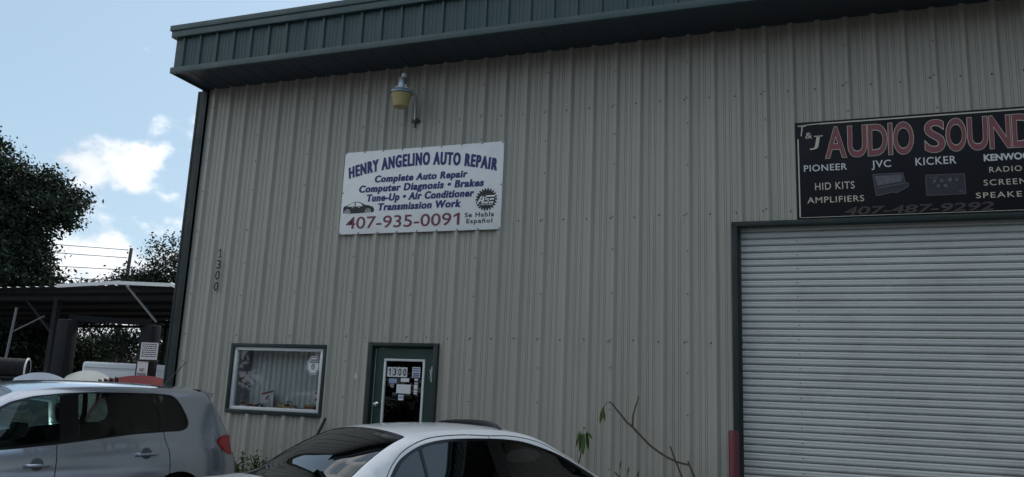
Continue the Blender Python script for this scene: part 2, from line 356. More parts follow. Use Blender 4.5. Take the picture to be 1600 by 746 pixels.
# screws
def screw(q, x, z, y=-.004, r=.0085):
    q.add([(x+r*math.cos(t), y-.006, z+r*math.sin(t)) for t in np.arange(6)*math.pi/3]+[(x+r*math.cos(t)*1.2, y+.003, z+r*1.2*math.sin(t)) for t in np.arange(6)*math.pi/3],
          [tuple(range(6))]+[(i, i+6, (i+1) % 6+6, (i+1) % 6) for i in range(6)])
q = MB()
for zr in (2.268, 3.80, 5.266):
    for k in range(0, 60):
        x = k*FT-.012
        z = zr+random.uniform(-.012, .012)
        if any(h[0]-.06 < x < h[1]+.06 and h[2] < z < h[3]+.07 for h in holes): continue
        screw(q, x, z)
        if k % 3 == 0: screw(q, x+.036, z+.01, -.045, .0075)
for k in range(0, 60, 3):
    for z in (.75, 1.45, 1.9, 2.85, 3.35, 4.45, 4.9, 5.75):
        x = k*FT+.033
        if any(h[0]-.06 < x < h[1]+.06 and h[2]-.05 < z < h[3]+.07 for h in holes): continue
        screw(q, x, z+random.uniform(-.05, .05), -.045, .0072)
tag(q.build('wall_screw', m_screw, bld, norm=False), kind='stuff')
# house number stacked on the corner
q = MB()
for ch, z, x in (('1', 3.477, .490), ('3', 3.305, .489), ('0', 3.142, .487), ('0', 2.975, .486)):
    if ch == '1': one(q, x-.032, x+.022, z-.066, z+.066, -.047, .36, True)
    else: text(q, ch, x-.042, x+.042, z-.066, z+.066, -.047, bold=.02)
q.build('house_number', m_ink, bld, norm=False)
lettering(bld, m_white, [('A', 2.925, 2.985, 1.70, 1.79)], -.047, .02, 'unit_letter')

# shop window
win = MB(); x0, x1, z0, z1 = .925, 2.415, 1.225, 2.105
def frame(q, x0, x1, z0, z1, t, y0, y1):
    q.box(x0, x1, y0, y1, z1-t, z1); q.box(x0, x1, y0, y1, z0, z0+t); q.box(x0, x0+t, y0, y1, z0+t, z1-t); q.box(x1-t, x1, y0, y1, z0+t, z1-t); return q
win = frame(MB(), .925, 2.415, 1.222, 2.108, .052, -.028, .05).build('window', m_alu, bld, bevel=.004)
frame(MB(), .872, 2.468, 1.178, 2.152, .052, -.052, .03).build('window_trim', m_trim, win, bevel=.004)
MB().box(.97, 2.37, .012, .018, 1.268, 2.062).build('pane', m_pane, win)
q = MB(); q.box(.80, .92, .052, .40, 1.20, 2.12); q.box(2.42, 2.6, .052, .40, 1.2, 2.12); q.box(.92, 2.42, .052, .40, 2.108, 2.14); q.box(.92, 2.42, .40, .44, 1.1, 2.14)
q.build('display_lining', m_box, win)
MB().box(.921, 2.419, .053, .399, 1.19, 1.222).build('display_shelf', m_box, win)
q = MB(); x = 1.02
while x < 2.42:
    a = .05; e = random.uniform(-.006, .006); q.add([(x, .285, 1.23), (x+.045, .292, 1.23), (x+.088, .33+e, 1.23), (x+.088, .33+e, 2.08), (x+.045, .292, 2.08), (x, .285, 2.08)], [(0, 1, 4, 5), (1, 2, 3, 4)]); x += .088
q.box(.95, 2.41, .27, .35, 2.075, 2.1)
q.build('vertical_blind', m_blind, win)
# octagonal sticker inside the pane
oc = (2.238, 1.868)
def ngon(cx, cz, rx, rz, n, ph=0): return [(cx+rx*math.cos(ph+2*math.pi*i/n), cz+rz*math.sin(ph+2*math.pi*i/n)) for i in range(n)]
stk = MB().poly(ngon(*oc, .112, .137, 8, R(22.5)), .0095, .0115).build('sticker', m_paper, win)
q = MB(); a, b = ngon(*oc, .102, .126, 8, R(22.5)), ngon(*oc, .093, .115, 8, R(22.5))
q.add([(x, .0085, z) for x, z in a]+[(x, .0085, z) for x, z in b], [(i, (i+1) % 8, (i+1) % 8+8, i+8) for i in range(8)])
a, b = ngon(oc[0], oc[1]-.015, .030, .04, 20), ngon(oc[0], oc[1]-.015, .021, .030, 20)
q.add([(x, .0085, z) for x, z in a]+[(x, .0085, z) for x, z in b], [(i, (i+1) % 20, (i+1) % 20+20, i+20) for i in range(20)])
q.add([(oc[0]-.006, .0085, oc[1]-.035), (oc[0]+.006, .0085, oc[1]-.035), (oc[0]+.009, .0085, oc[1]+.005), (oc[0]-.009, .0085, oc[1]+.005)], [(0, 1, 2, 3)])
for z, xa, xb in ((1.932, 2.193, 2.303), (1.903, 2.173, 2.323)):
    x = xa
    while x < xb: wd = random.uniform(.010, .016); q.add([(x, .0085, z), (x+wd, .0085, z), (x+wd+.003, .0085, z+.02), (x+.003, .0085, z+.02)], [(0, 1, 2, 3)]); x += wd+.004
tag(q.build('sticker_print', m_ink, win, norm=False))

# entrance door
door = MB().box(3.205, 3.335, .025, .07, -.0, 2.125)
door.box(3.945, 4.058, .025, .07, 0, 2.125); door.box(3.335, 3.945, .025, .07, 1.99, 2.125); door.box(3.335, 3.945, .025, .07, 0, .30)
door = door.build('door', m_door, bld)
q = MB(); q.box(3.115, 3.18, -.05, .09, 0, 2.198); q.box(4.08, 4.143, -.05, .09, 0, 2.198); q.box(3.18, 4.08, -.05, .09, 2.15, 2.198); q.box(3.18, 3.2, .0, .09, 0, 2.15); q.box(4.062, 4.08, .0, .09, 0, 2.15); q.box(3.2, 4.062, .0, .09, 2.13, 2.15)
q.build('door_frame', m_trim, door, bevel=.004)
MB().box(3.2005, 3.2045, .018, .06, .0, 2.125).build('edge_strip', m_alu, door)
frame(MB(), 3.337, 3.943, .30, 1.988, .030, .008, .07).build('glazing_frame', m_alu, door, bevel=.004)
MB().box(3.367, 3.913, .035, .041, .33, 1.958).build('door_glass', m_pane_dark, door)
MB().box(3.2, 4.06, .35, .4, 0, 2.2).build('door_backing', m_interior, door)
q = MB()
for i, x in enumerate((3.388, 3.464, 3.539, 3.612)): q.box(x, x+.069, .030, .033, 1.752, 1.878)
q.build('number_tile', m_paper, door)
q = MB()
for ch, x in zip('1300', (3.388, 3.464, 3.539, 3.612)): (one(q, x+.016, x+.050, 1.768, 1.864, .029, .5) if ch == '1' else text(q, ch, x+.010, x+.059, 1.768, 1.864, .029, bold=.03))
q.build('number_digit', m_ink, door, norm=False)
MB().box(3.420, 3.538, .030, .033, 1.668, 1.730).build('notice', m_paperb, door)
MB().box(3.594, 3.716, .030, .033, 1.690, 1.738).build('notice', m_paper, door)
MB().box(3.538, 3.746, .030, .033, 1.540, 1.656).build('notice', m_paper, door)
nb = MB().box(3.573, 3.648, .030, .033, 1.452, 1.520).build('notice', m_paper, door)
MB().box(3.582, 3.640, .028, .0295, 1.474, 1.506).build('notice_print', m_paperb, door)
MB().box(3.756, 3.870, .030, .033, 1.747, 1.886).build('card_sticker', m_paper, door)
q = MB()
for z in (1.866, 1.838, 1.806, 1.783, 1.760): q.box(3.765, 3.862, .028, .0295, z-.008, z+.006)
q.build('sticker_print', m_navy, door)
q = MB()
for z, h in ((1.71, .028), (1.675, .012), (1.63, .03), (1.60, .03), (1.565, .022), (1.535, .022)): q.box(3.795, 3.845, .030, .033, z, z+h)
q.build('strip_sticker', m_paper, door)
q = MB()
for z in (1.648, 1.622):
    x = 3.445
    while x < 3.5: q.box(x, x+.01, .031, .033, z, z+.012); x += .014
q.build('small_print', m_white, door)
q = MB(); q.lathe([(.0, 0), (.032, 0), (.032, -.008), (.012, -.012), (.012, -.04), (.027, -.046), (.030, -.062), (.02, -.074), (0, -.076)], 3.262, .025, 20, 'y', 1.385); q.build('knob', m_chrome, door, smooth=True)
q = MB(); q.tube([(4.03, -.004, 1.86), (4.045, -.01, 1.80), (4.035, -.004, 1.74)], .006); q.box(4.045, 4.062, .0, .026, 1.7, 1.9); q.build('hinge', m_alu, door)

# roller door
q = MB(); pitch = .0813; z = 0.0; pr = []
while z < 3.62:
    for t, d in ((0, .004), (.06, .014), (.20, .021), (.36, .0215), (.44, .019), (.50, .0185), (.56, .021), (.70, .020), (.80, .013), (.86, .004)): pr.append((z+pitch*t, .10-d))
    pr.append((z+pitch*.885, .118)); pr.append((z+pitch*.985, .118)); z += pitch
for zz, yy in pr: q.v += [(7.88, yy, zz), (12.34, yy, zz)]
for i in range(len(pr)-1): q.f.append([2*i, 2*i+1, 2*i+3, 2*i+2]); q.mi.append(0)
roll = q.build('roller_door', m_roll, bld, norm=False); roll.data.polygons.foreach_set('use_smooth', [True]*len(roll.data.polygons)); roll.data.set_sharp_from_angle(angle=R(35))
q = MB()
i = 0; z = .0406
while z < 3.6:
    if (i % 2) == 0:
        for x in (8.58, 10.9): q.lathe([(0, -.004), (.008, -.003), (.009, 0)], x+random.uniform(-.004, .004), .083, 8, 'y', z)
    z += pitch; i += 1
tag(q.build('slat_rivet', m_screw, roll), kind='stuff')
q = MB(); q.box(7.857, 7.925, -.055, .075, G, 3.62); q.box(12.29, 12.36, -.055, .075, G, 3.62); q.box(7.857, 12.36, -.055, .06, 3.62, 3.678)
q.build('door_jamb', m_trim, roll, bevel=.004)
MB().box(7.926, 7.955, .06, .082, G, 3.6).build('guide_rail', m_screw, roll); MB().box(12.26, 12.289, .06, .082, G, 3.6).build('guide_rail', m_screw, roll)
MB().box(7.9, 12.3, .16, .2, -.14, 3.8).build('door_backing', m_interior, bld)

# ------------------------------------------------------------------ wall signs
s1 = empty('wall_sign', 'white rectangular auto repair sign with blue lettering screwed to the tan wall', 'sign', (0, 0, 0))
MB().box(2.515, 4.945, -.056, -.0435, 3.69, 4.885).build('sign_panel', m_signw, s1, bevel=.003)
Y = -.0585
def arch(u, v):
    zb = np.interp(u, [0, 1], [4.495, 4.482])+.138*(1-(2*u-1)**2)
    h = .163+.020*(1-(2*u-1)**2)
    x = 2.612+(4.856-2.612)*u+(v)*(-.02+.034*u)
    return x, zb+v*h
q = MB(); text(q, 'HENRY ANGELINO AUTO REPAIR', 0, 0, 0, 0, Y, bold=.03, warp=arch, space=1.24, fat=.007); q.build('lettering', m_navy, s1, norm=False)
def italic(x0, x1, zb, zt, k=.16):
    return lambda u, v: (x0+(x1-x0)*u+(v-.5)*(zt-zb)*k, zb+(zt-zb)*v)
for s, x0, x1, zb, zt in (('Complete Auto Repair', 3.025, 4.44, 4.417, 4.518), ('Computer Diagnosis • Brakes', 2.785, 4.685, 4.281, 4.385), ('Tune-Up • Air Conditioner', 2.915, 4.55, 4.145, 4.250), ('Transmission Work', 3.105, 4.37, 4.010, 4.115)):
    q = MB(); text(q, s, 0, 0, 0, 0, Y, bold=.03, warp=italic(x0+.005, x1-.005, zb, zt, .12), space=1.14, fat=.0045); q.build('lettering', m_navy, s1, norm=False)
q = MB(); text(q, '407-935-009', 2.617, 4.237, 3.766, 3.934, Y, bold=.008); one(q, 4.265, 4.358, 3.766, 3.934, Y, .42); q.build('lettering', m_maroon, s1, norm=False)
lettering(s1, m_ink, [('Se Habla', 4.430, 4.848, 3.864, 3.927), ('Español', 4.456, 4.828, 3.781, 3.842)], Y, .022, space=1.15)
# cog emblem
q = MB(); pts = []
for i in range(22):
    a = 2*math.pi*i/22
    for d, r in ((-.36, .128), (-.24, .153), (.24, .153), (.36, .128)): t = a+d*2*math.pi/22; pts.append((4.728+r*1.0*math.cos(t), 4.097+r*math.sin(t)))
q.v = [(4.728, Y, 4.097)]+[(x, Y, z) for x, z in pts]; n = len(pts); q.f = [[0, 1+i, 1+(i+1) % n] for i in range(n)]; q.mi = [0]*n
cog = q.build('cog_emblem', m_ink, s1, norm=False)
q = MB(); yy = Y-.002
def quad(q, pts, y): q.add([(x, y, z) for x, z in pts], [tuple(range(len(pts)))])
sx = lambda a: 4.728+(a-.5)*.235
sz = lambda b: 4.098+(b-.5)*.105
K = .10
def it(pts): return [(sx(a+(b-.5)*K), sz(b)) for a, b in pts]
quad(q, it([(-.02, 0), (.09, 0), (.24, 1), (.14, 1)]), yy); quad(q, it([(.14, 1), (.24, 1), (.36, 1), (.36, .82), (.2, .82)]), yy); quad(q, it([(.26, 0), (.37, 0), (.37, 1), (.26, 1)]), yy); quad(q, it([(.12, .28), (.26, .28), (.26, .45), (.15, .45)]), yy)
for b0, b1, a0, a1 in ((.8, 1, .42, .98), (.4, .6, .42, .68), (0, .2, .40, .68), (.4, .6, .72, .98), (0, .2, .72, .98)): quad(q, it([(a0, b0), (a1, b0), (a1, b1), (a0, b1)]), yy)
quad(q, it([(.42, .5), (.5, .5), (.5, .9), (.42, .9)]), yy); quad(q, it([(.6, .1), (.68, .1), (.68, .5), (.6, .5)]), yy)
text(q, 'CERTIFIED', 4.635, 4.825, 4.018, 4.038, yy, bold=.01)
q.build('emblem_lettering', m_signw, cog, norm=False)
# car pictogram
car_o = [(2.556,3.995),(2.552,4.06),(2.565,4.095),(2.60,4.10),(2.64,4.115),(2.69,4.142),(2.74,4.152),(2.80,4.150),(2.845,4.135),(2.895,4.105),(2.96,4.095),(3.02,4.075),(3.045,4.05),(3.05,4.005),(3.02,3.992),(2.66,3.985)]
q = MB(); n = len(car_o); q.v = [(2.80, Y, 4.05)]+[(x, Y, z) for x, z in car_o]; q.f = [[0, 1+(i+1) % n, 1+i] for i in range(n)]; q.mi = [0]*n
pic = q.build('car_pictogram', m_ink, s1, norm=False)
q = MB(); quad(q, [(2.615, 4.088), (2.735, 4.084), (2.735, 4.143), (2.69, 4.136)], yy); quad(q, [(2.750, 4.084), (2.868, 4.086), (2.84, 4.124), (2.79, 4.142), (2.750, 4.143)], yy)
quad(q, [(2.69, 4.066), (2.715, 4.066), (2.715, 4.073), (2.69, 4.073)], yy); quad(q, [(2.795, 4.066), (2.82, 4.066), (2.82, 4.073), (2.795, 4.073)], yy)
q.build('pictogram_window', m_signw, pic, norm=False); q = MB()
for wx in (2.625, 2.955):
    a, b = ngon(wx, 4.0, .047, .047, 20), ngon(wx, 4.0, .040, .040, 20)
    q.add([(x, yy, z) for x, z in a]+[(x, yy, z) for x, z in b], [(i, (i+1) % 20, (i+1) % 20+20, i+20) for i in range(20)])
    for i in range(5):
        t = 2*math.pi*i/5; quad(q, [(wx, 4.0), (wx+.030*math.cos(t-.25), 4.0+.030*math.sin(t-.25)), (wx+.030*math.cos(t+.25), 4.0+.030*math.sin(t+.25))], yy)
q.build('pictogram_wheel', m_signw, pic, norm=False)
q = MB()
for x in np.linspace(2.53, 4.93, 9):
    for z in (3.703, 4.872): q = MB(); screw(q, x, z, -.057, .0085); q.build('sign_screw', m_screw, s1, norm=False)
for x in (2.53, 4.93): q = MB(); screw(q, x, 4.29, -.057, .0085); q.build('sign_screw', m_screw, s1, norm=False)

s2 = empty('wall_sign', 'black audio shop sign with rose lettering above the roller door', 'sign', (0, 0, 0))
MB().box(8.598, 12.25, -.056, -.0435, 3.682, 4.838).build('sign_panel', m_signk, s2, bevel=.003)
Y = -.0585
q = MB(); quad(q, [(8.618, 3.70), (8.632, 3.70), (8.632, 4.635), (8.618, 4.635)], Y); quad(q, [(8.86, 4.799), (12.23, 4.799), (12.23, 4.814), (8.86, 4.814)], Y); quad(q, [(12.216, 3.70), (12.23, 3.70), (12.23, 4.799), (12.216, 4.799)], Y); quad(q, [(8.632, 3.694), (12.216, 3.694), (12.216, 3.699), (8.632, 3.699)], Y)
q.build('border_line', m_cream, s2, norm=False)
sh = lambda x0, x1, zb, zt, k: (lambda u, v: (x0+(x1-x0)*u+v*(zt-zb)*k, zb+(zt-zb)*v))
q = MB()
text(q, 'T', 0, 0, 0, 0, Y, bold=.0, warp=sh(8.622, 8.70, 4.672, 4.80, .12)); quad(q, [(8.622, 4.791), (8.86, 4.803), (8.86, 4.814), (8.622, 4.803)], Y)
text(q, '&', 8.705, 8.782, 4.637, 4.708, Y, bold=.0); text(q, 'J', 0, 0, 0, 0, Y, bold=.0, warp=sh(8.755, 8.845, 4.538, 4.660, .18)); quad(q, [(8.80, 4.652), (8.893, 4.652), (8.896, 4.664), (8.803, 4.664)], Y)
q.build('lettering', m_cream, s2, norm=False)
# big rose letters with a pale edge: a pale, slightly bolder copy behind
big = []
cz0, cz1 = 4.385, 4.752
for mt, bd, yy, ex in ((m_cream, .034, Y, .006), (m_rose, .018, Y-.002, 0)):
    q = MB()
    for s, xa, xb in (('A', 8.917, 9.143), ('U', 9.158, 9.353), ('D', 9.370, 9.565), ('I', 9.580, 9.618), ('O', 9.632, 9.832), ('S', 9.947, 10.145), ('O', 10.158, 10.350), ('U', 10.368, 10.558), ('N', 10.578, 10.772), ('D', 10.792, 10.99)):
        text(q, s, 0, 0, 0, 0, yy, bold=bd, warp=sh(xa-ex, xb+ex, cz0-ex, cz1+ex, .02))
    q.build('lettering', mt, s2, norm=False)
lettering(s2, m_white, [('PIONEER', 8.68, 9.142, 4.238, 4.315), ('JVC', 9.397, 9.598, 4.243, 4.326), ('KICKER', 9.843, 10.245, 4.242, 4.330)], Y, .012, space=1.1)
lettering(s2, m_white, [('KENWOOD', 10.508, 11.02, 4.248, 4.325)], Y, .038)
lettering(s2, m_cream, [('RADIO', 10.552, 10.855, 4.122, 4.181), ('SCREENS', 10.49, 10.95, 3.979, 4.041), ('SPEAKERS', 10.41, 10.98, 3.842, 3.902)], Y, .004, space=1.2)
lettering(s2, m_cream, [('HID KITS', 8.795, 9.212, 4.014, 4.098), ('AMPLIFIERS', 8.708, 9.306, 3.862, 3.932)], Y, .004, space=1.1)
q = MB(); text(q, '407-487-9292', 0, 0, 0, 0, Y, bold=.02, warp=sh(9.085, 10.56, 3.708, 3.80, .35)); q.build('lettering', m_dimred, s2, norm=False)
def outline(q, pts, t, y):
    n = len(pts)
    for i in range(n):
        a, b = Vector(pts[i]), Vector(pts[(i+1) % n]); d = (b-a).normalized(); nn = Vector((-d.y, d.x))*t/2; a = a-d*t/2; b = b+d*t/2
        quad(q, [(a+nn)[:], (b+nn)[:], (b-nn)[:], (a-nn)[:]], y)
lp = [(9.405, 4.165), (9.712, 4.166), (9.728, 4.062), (9.765, 4.035), (9.755, 4.005), (9.635, 3.938), (9.60, 3.952), (9.433, 3.915)]
q = MB(); quad(q, lp, Y); l1 = q.build('stereo_picture', m_dgrey, s2, norm=False)
q = MB(); outline(q, lp, .007, Y-.002); quad(q, [(9.45, 4.00), (9.73, 4.045), (9.735, 4.053), (9.45, 4.01)], Y-.002); q.build('picture_outline', m_grey, l1, norm=False)
q = MB(); quad(q, [(9.425, 4.145), (9.695, 4.148), (9.70, 4.07), (9.445, 4.03)], Y-.002); q.build('picture_screen', m_grey, l1, norm=False)
sp = [(9.934, 3.895), (10.316, 3.897), (10.314, 4.123), (9.934, 4.125)]
q = MB(); quad(q, sp, Y); l2 = q.build('display_picture', m_dgrey, s2, norm=False)
q = MB(); outline(q, sp, .006, Y-.002)
for a, b, s in ((10.02, 4.055, .018), (10.09, 4.055, .018), (10.17, 4.062, .022), (10.235, 4.058, .015), (10.055, 4.0, .016), (10.125, 3.998, .02)): quad(q, ngon(a, b, s, s*1.1, 6, random.random()), Y-.002)
quad(q, [(9.97, 4.088), (10.05, 4.088), (10.05, 4.096), (9.97, 4.096)], Y-.002); quad(q, [(10.25, 3.925), (10.285, 3.925), (10.285, 3.933), (10.25, 3.933)], Y-.002)
q.build('picture_outline', m_grey, l2, norm=False)

# ------------------------------------------------------------------ barn light on the wall
lamp = empty('wall_lamp', 'grey dusk to dawn barn light with yellowed lens on a curved arm below the soffit', 'lamp', (3.52, -.36, 5.38))
lx, ly = 0, 0
MB().lathe([(0, -.015), (.07, -.012), (.098, .0), (.112, .05), (.132, .14), (.142, .178), (.138, .182), (0, .182)], n=32).build('lens', m_lens, lamp, smooth=True)
q = MB(); q.lathe([(.138, .184), (.156, .186), (.158, .20), (.140, .225), (.105, .248), (.08, .255), (0, .257)], n=32); q.build('reflector', m_blue, lamp, smooth=True)
q = MB()
for i in range(24):
    t = 2*math.pi*i/24; q.box(-.005, .005, .106, .128, -.006, .012); 
    for j in range(len(q.v)-8, len(q.v)): x, y, z = q.v[j]; q.v[j] = (x*math.cos(t)-y*math.sin(t), x*math.sin(t)+y*math.cos(t), .262+z*.8-(y-.102)*.9)
q.build('cooling_fin', m_steel, lamp)
q = MB(); q.lathe([(0, .25), (.066, .25), (.066, .405), (.058, .418), (0, .42)], n=24); q.box(.05, .078, -.02, .02, .25, .31); q.box(-.078, -.05, -.02, .02, .25, .31); q.build('ballast_housing', m_steel, lamp, smooth=True)
q = MB(); q.lathe([(0, .41), (.036, .41), (.037, .462), (.030, .48), (0, .485)], .022, .0, 20); q.build('photocell', m_alu, lamp, smooth=True)
q = MB(); q.tube([(.03, .06, .30), (.08, .15, .285), (.09, .24, .24), (.075, .295, .16), (.065, .315, .05), (.062, .318, -.08)], .017, 12); q.build('arm', m_steel, lamp, smooth=True)
q = MB(); q.box(.02, .105, .315, .345, -.12, -.06); q.box(-.0, .02, .33, .35, -.10, -.08); q.box(.105, .16, .33, .35, -.105, -.085); q.tube([(.062, .335, -.12), (.06, .335, -.19)], .012); q.build('bracket', m_screw, lamp, bevel=.003)

# ------------------------------------------------------------------ bollard, rod, plants at the wall foot
b = empty('bollard', 'dark red steel bollard guarding the left jamb of the roller door', 'bollard', (7.872, -.22, -.02))
MB().lathe([(.057, 0), (.057, 1.29), (.051, 1.304), (0, 1.31)], n=28).build('pipe', m_red, b, smooth=True)
MB().lathe([(.085, -.01), (.085, .012), (.064, .02), (0, .02)], n=28).build('footing_collar', m_conc, b, smooth=True)
q = MB(); q.tube([(2.575, -.10, 1.175), (2.51, -.13, 1.0), (2.28, -.28, .30), (2.22, -.3, 0)], .020, 8); tag(q.build('drain_pipe', m_black, smooth=True), 'thin black slanting pipe leaning on the wall below the display window corner', 'pipe')
def leafblade(q, base, tip, wd, sag=.0, n=5):
    base, tip = Vector(base), Vector(tip); d = tip-base; side = d.cross(Vector((0, -.6, 1))).normalized()
    if side.length < .1: side = Vector((1, 0, 0))
    vs = []
    for i in range(n+1):
        t = i/n; c = base+d*t+Vector((0, 0, -sag*4*t*(1-t)*-1)); ww = wd*math.sin(math.pi*min(.98, .08+t*.92))**.8
        up = side.cross(d).normalized()*ww*.25
        vs += [c-side*ww+up, c, c+side*ww+up]
    fs = []
    for i in range(n): fs += [(3*i, 3*i+1, 3*i+4, 3*i+3), (3*i+1, 3*i+2, 3*i+5, 3*i+4)]
    q.add(vs, fs)
pl = empty('bare_plant', 'nearly bare arching plant stem with one wilted leaf in front of the tan wall', 'plant', (7.5, -.3, 0))
def loc(pts, o=(7.5, -.3, 0)): return [(a-o[0], b-o[1], c-o[2]) for a, b, c in pts]
q = MB()
q.tube(loc([(7.56, -.3, 0), (7.50, -.3, .45), (7.457, -.3, .767), (7.401, -.3, .899), (7.385, -.3, .935)]), [.016, .015, .013, .011, .008], 7)
q.tube(loc([(7.405, -.3, .893), (7.33, -.3, .905), (7.268, -.3, .918), (7.16, -.3, .96), (7.069, -.3, 1.01), (6.97, -.3, 1.075), (6.887, -.3, 1.153), (6.82, -.3, 1.215), (6.769, -.3, 1.267), (6.70, -.3, 1.32), (6.626, -.3, 1.404), (6.57, -.3, 1.465), (6.527, -.3, 1.515), (6.49, -.3, 1.545)]), [.012, .012, .012, .0125, .013, .013, .013, .013, .014, .013, .012, .011, .009, .006], 7)
q.tube(loc([(6.765, -.3, 1.27), (6.768, -.31, 1.34), (6.772, -.31, 1.41), (6.80, -.32, 1.50), (6.825, -.32, 1.57), (6.835, -.32, 1.615)]), [.011, .011, .010, .009, .008, .006], 7)
q.tube(loc([(7.36, -.3, .62), (7.324, -.3, .758), (7.25, -.3, .93), (7.19, -.3, 1.085)]), [.011, .011, .010, .008], 7)
q.tube(loc([(6.56, -.3, 1.475), (6.545, -.3, 1.50), (6.54, -.3, 1.52)]), [.006, .005, .003], 6)
q.build('stem', m_stem, pl, smooth=True)
q = MB(); q.tube(loc([(6.50, -.3, 1.54), (6.455, -.3, 1.525), (6.42, -.3, 1.47)]), [.005, .004, .004], 5)
leafblade(q, loc([(6.425, -.3, 1.475)])[0], loc([(6.385, -.31, 1.29)])[0], .026); leafblade(q, loc([(6.43, -.3, 1.43)])[0], loc([(6.445, -.33, 1.315)])[0], .014)
q.build('leaf', m_leaf3, pl)
p2 = empty('leafy_plant', 'small plant with drooping broad leaves on a thin stem beside the sedan', 'plant', (6.14, -.3, 0))
p2.scale = (1, 1, .93)
q = MB(); q.tube([(0, 0, 0), (-.02, 0, .5), (.0, 0, .9), (.05, 0, 1.12), (.05, 0, 1.24)], [.012, .011, .009, .008, .006], 7); q.build('stem', m_stem, p2, smooth=True)
q = MB()
for bx, bz, tx, tz, dy, wd in ((.05, 1.22, .065, 1.0, -.05, .045), (.05, 1.23, -.03, 1.09, -.03, .030), (.05, 1.24, .17, 1.20, -.06, .030), (.05, 1.25, -.045, 1.21, .03, .022), (.04, 1.22, .0, 1.02, .03, .035), (.06, 1.24, .10, 1.06, .05, .03), (.05, 1.25, .06, 1.31, -.01, .015)):
    mid = (bx+(tx-bx)*.45, dy*.5, max(bz, tz)+.03)
    q.tube([(bx, 0, bz-.02), mid], .003, 5); leafblade(q, mid, (tx, dy, tz), wd*.62)
for bx, bz, tx, tz in ((-.2, .98, -.28, 1.04), (-.2, .98, -.16, 1.05), (-.2, .99, -.22, .9)): leafblade(q, (bx, 0, bz), (tx, -.03, tz), .02)
q.tube([(0, 0, .5), (-.12, 0, .8), (-.2, 0, .99)], .005, 5); 
q.build('leaf', m_leaf3, p2)
p3 = empty('shoot_plant', 'thin upright green shoots by the wall to the right of the leafy plant', 'plant', (6.62, -.35, 0))
q = MB()
for a, h, t in ((0, .84, .02), (.05, .78, .06), (.1, .74, .12), (-.04, .7, -.06)): q.tube([(a, 0, 0), (a+t*.4, 0, h*.6), (a+t, -.02, h)], [.006, .005, .003], 5)
q.build('stem', m_leaf3, p3)
q = MB()
for a, h, t in ((0, .84, .02), (.05, .78, .06), (.1, .74, .12)): leafblade(q, (a+t, -.02, h-.03), (a+t+.02, -.04, h+.06), .012); leafblade(q, (a+t*.7, -.01, h*.85), (a+t*.7-.06, -.03, h*.85+.06), .012)
q.build('leaf', m_leaf3, p3)
sh_ = empty('shrub', 'small leafy green shrub at the foot of the wall behind the silver SUV', 'shrub', (1.60, -.35, 0))
q = MB(); cs_ = []
for i in range(26):
    a = random.uniform(-.32, .30); y_ = random.uniform(-.12, .12); h = random.uniform(.35, .70)-abs(a)*.35
    q.tube([(a*.3, y_*.3, 0), (a*.7, y_*.8, h*.6), (a, y_, h)], [.006, .005, .003], 5)
    for t in np.linspace(.35, 1, 7): cs_.append((a*t, y_*t, h*t))
q.build('stem', m_stem, sh_)
leaves('foliage', cs_, (.03, .03, .03), 9, .026, m_leaf3, sh_)

# ------------------------------------------------------------------ things on the display shelf (inside the window)
ZS = 1.222
def toy(name, label, cat, loc, rz=0, group=None): return empty(name, label, cat, loc, rz, group)
t = toy('toy_crate', 'small white box with red trinkets at the left end of the display shelf', 'box', (1.06, .14, ZS))
MB().box(-.055, .055, -.05, .05, 0, .07).build('box', m_paper, t, bevel=.004)
q = MB()
for i in range(7): a = random.uniform(-.05, .07); q.lathe([(0, 0), (.014, .004), (.016, .02), (.006, .034), (0, .035)], a, random.uniform(-.03, .03), 10, 'z', .07+random.uniform(0, .008))
q.build('trinket', m_brown, t)
def toy_car(t, Ln, body, cab=True, m=None, tall=1):
    q = MB(); q.box(-Ln/2, Ln/2, -.045, .045, .03, .065*tall); q.box(-Ln*.48, -Ln*.15, -.042, .042, .065*tall, .085*tall); q.box(Ln*.2, Ln*.48, -.04, .04, .065*tall, .08*tall); q.build('body', m or body, t, bevel=.006)
    if cab:
        q = MB(); q.tube([(-.03, -.04, .065*tall), (-.03, -.04, .125*tall), (.03, -.04, .125*tall), (.05, -.04, .065*tall)], .005, 6); q.tube([(-.03, .04, .065*tall), (-.03, .04, .125*tall), (.03, .04, .125*tall), (.05, .04, .065*tall)], .005, 6); q.box(-.03, .03, -.04, .04, .12*tall, .127*tall); q.build('roll_cage', m_black, t)
    for sx_ in (-Ln*.3, Ln*.3):
        for sy in (-.05, .05): MB().lathe([(0, -.012), (.026, -.012), (.03, 0), (.026, .012), (0, .012)], sx_, sy, 14, 'y', .03).build('wheel', m_rubber, t)
t = toy('toy_car', 'small reddish toy car next to the white box on the display shelf', 'toy car', (1.20, .14, ZS), .1); toy_car(t, .14, m_brown, False, m_brown)
t = toy('toy_tractor', 'dark wire toy vehicle left of the leaning warning placard', 'toy', (1.37, .15, ZS), .2)
q = MB()
for sx_, r in ((-.05, .045), (.05, .03)):
    for sy in (-.03, .03): q.tube([(sx_+r*math.cos(a), sy, r+r*math.sin(a)) for a in np.linspace(0, 2*math.pi, 17)], .006, 5)
q.build('wheel', m_rubber, t)
q = MB(); q.tube([(-.05, 0, .045), (0, 0, .09), (.05, 0, .06)], .008, 6); q.tube([(-.06, 0, .1), (0, 0, .06)], .007, 6); q.box(-.03, .05, -.014, .014, .05, .075); q.build('body', m_post, t)
t = toy('toy_jeep', 'tan toy jeep with roll cage in the middle of the display shelf', 'toy car', (1.79, .14, ZS), .12); toy_car(t, .26, m_tan, True, None, 1.15)
t = toy('toy_jeep', 'smaller tan toy truck tucked behind the placard, left of the big toy jeep', 'toy car', (1.66, .21, ZS), -.2); toy_car(t, .16, m_tan, False, None, 1.35)
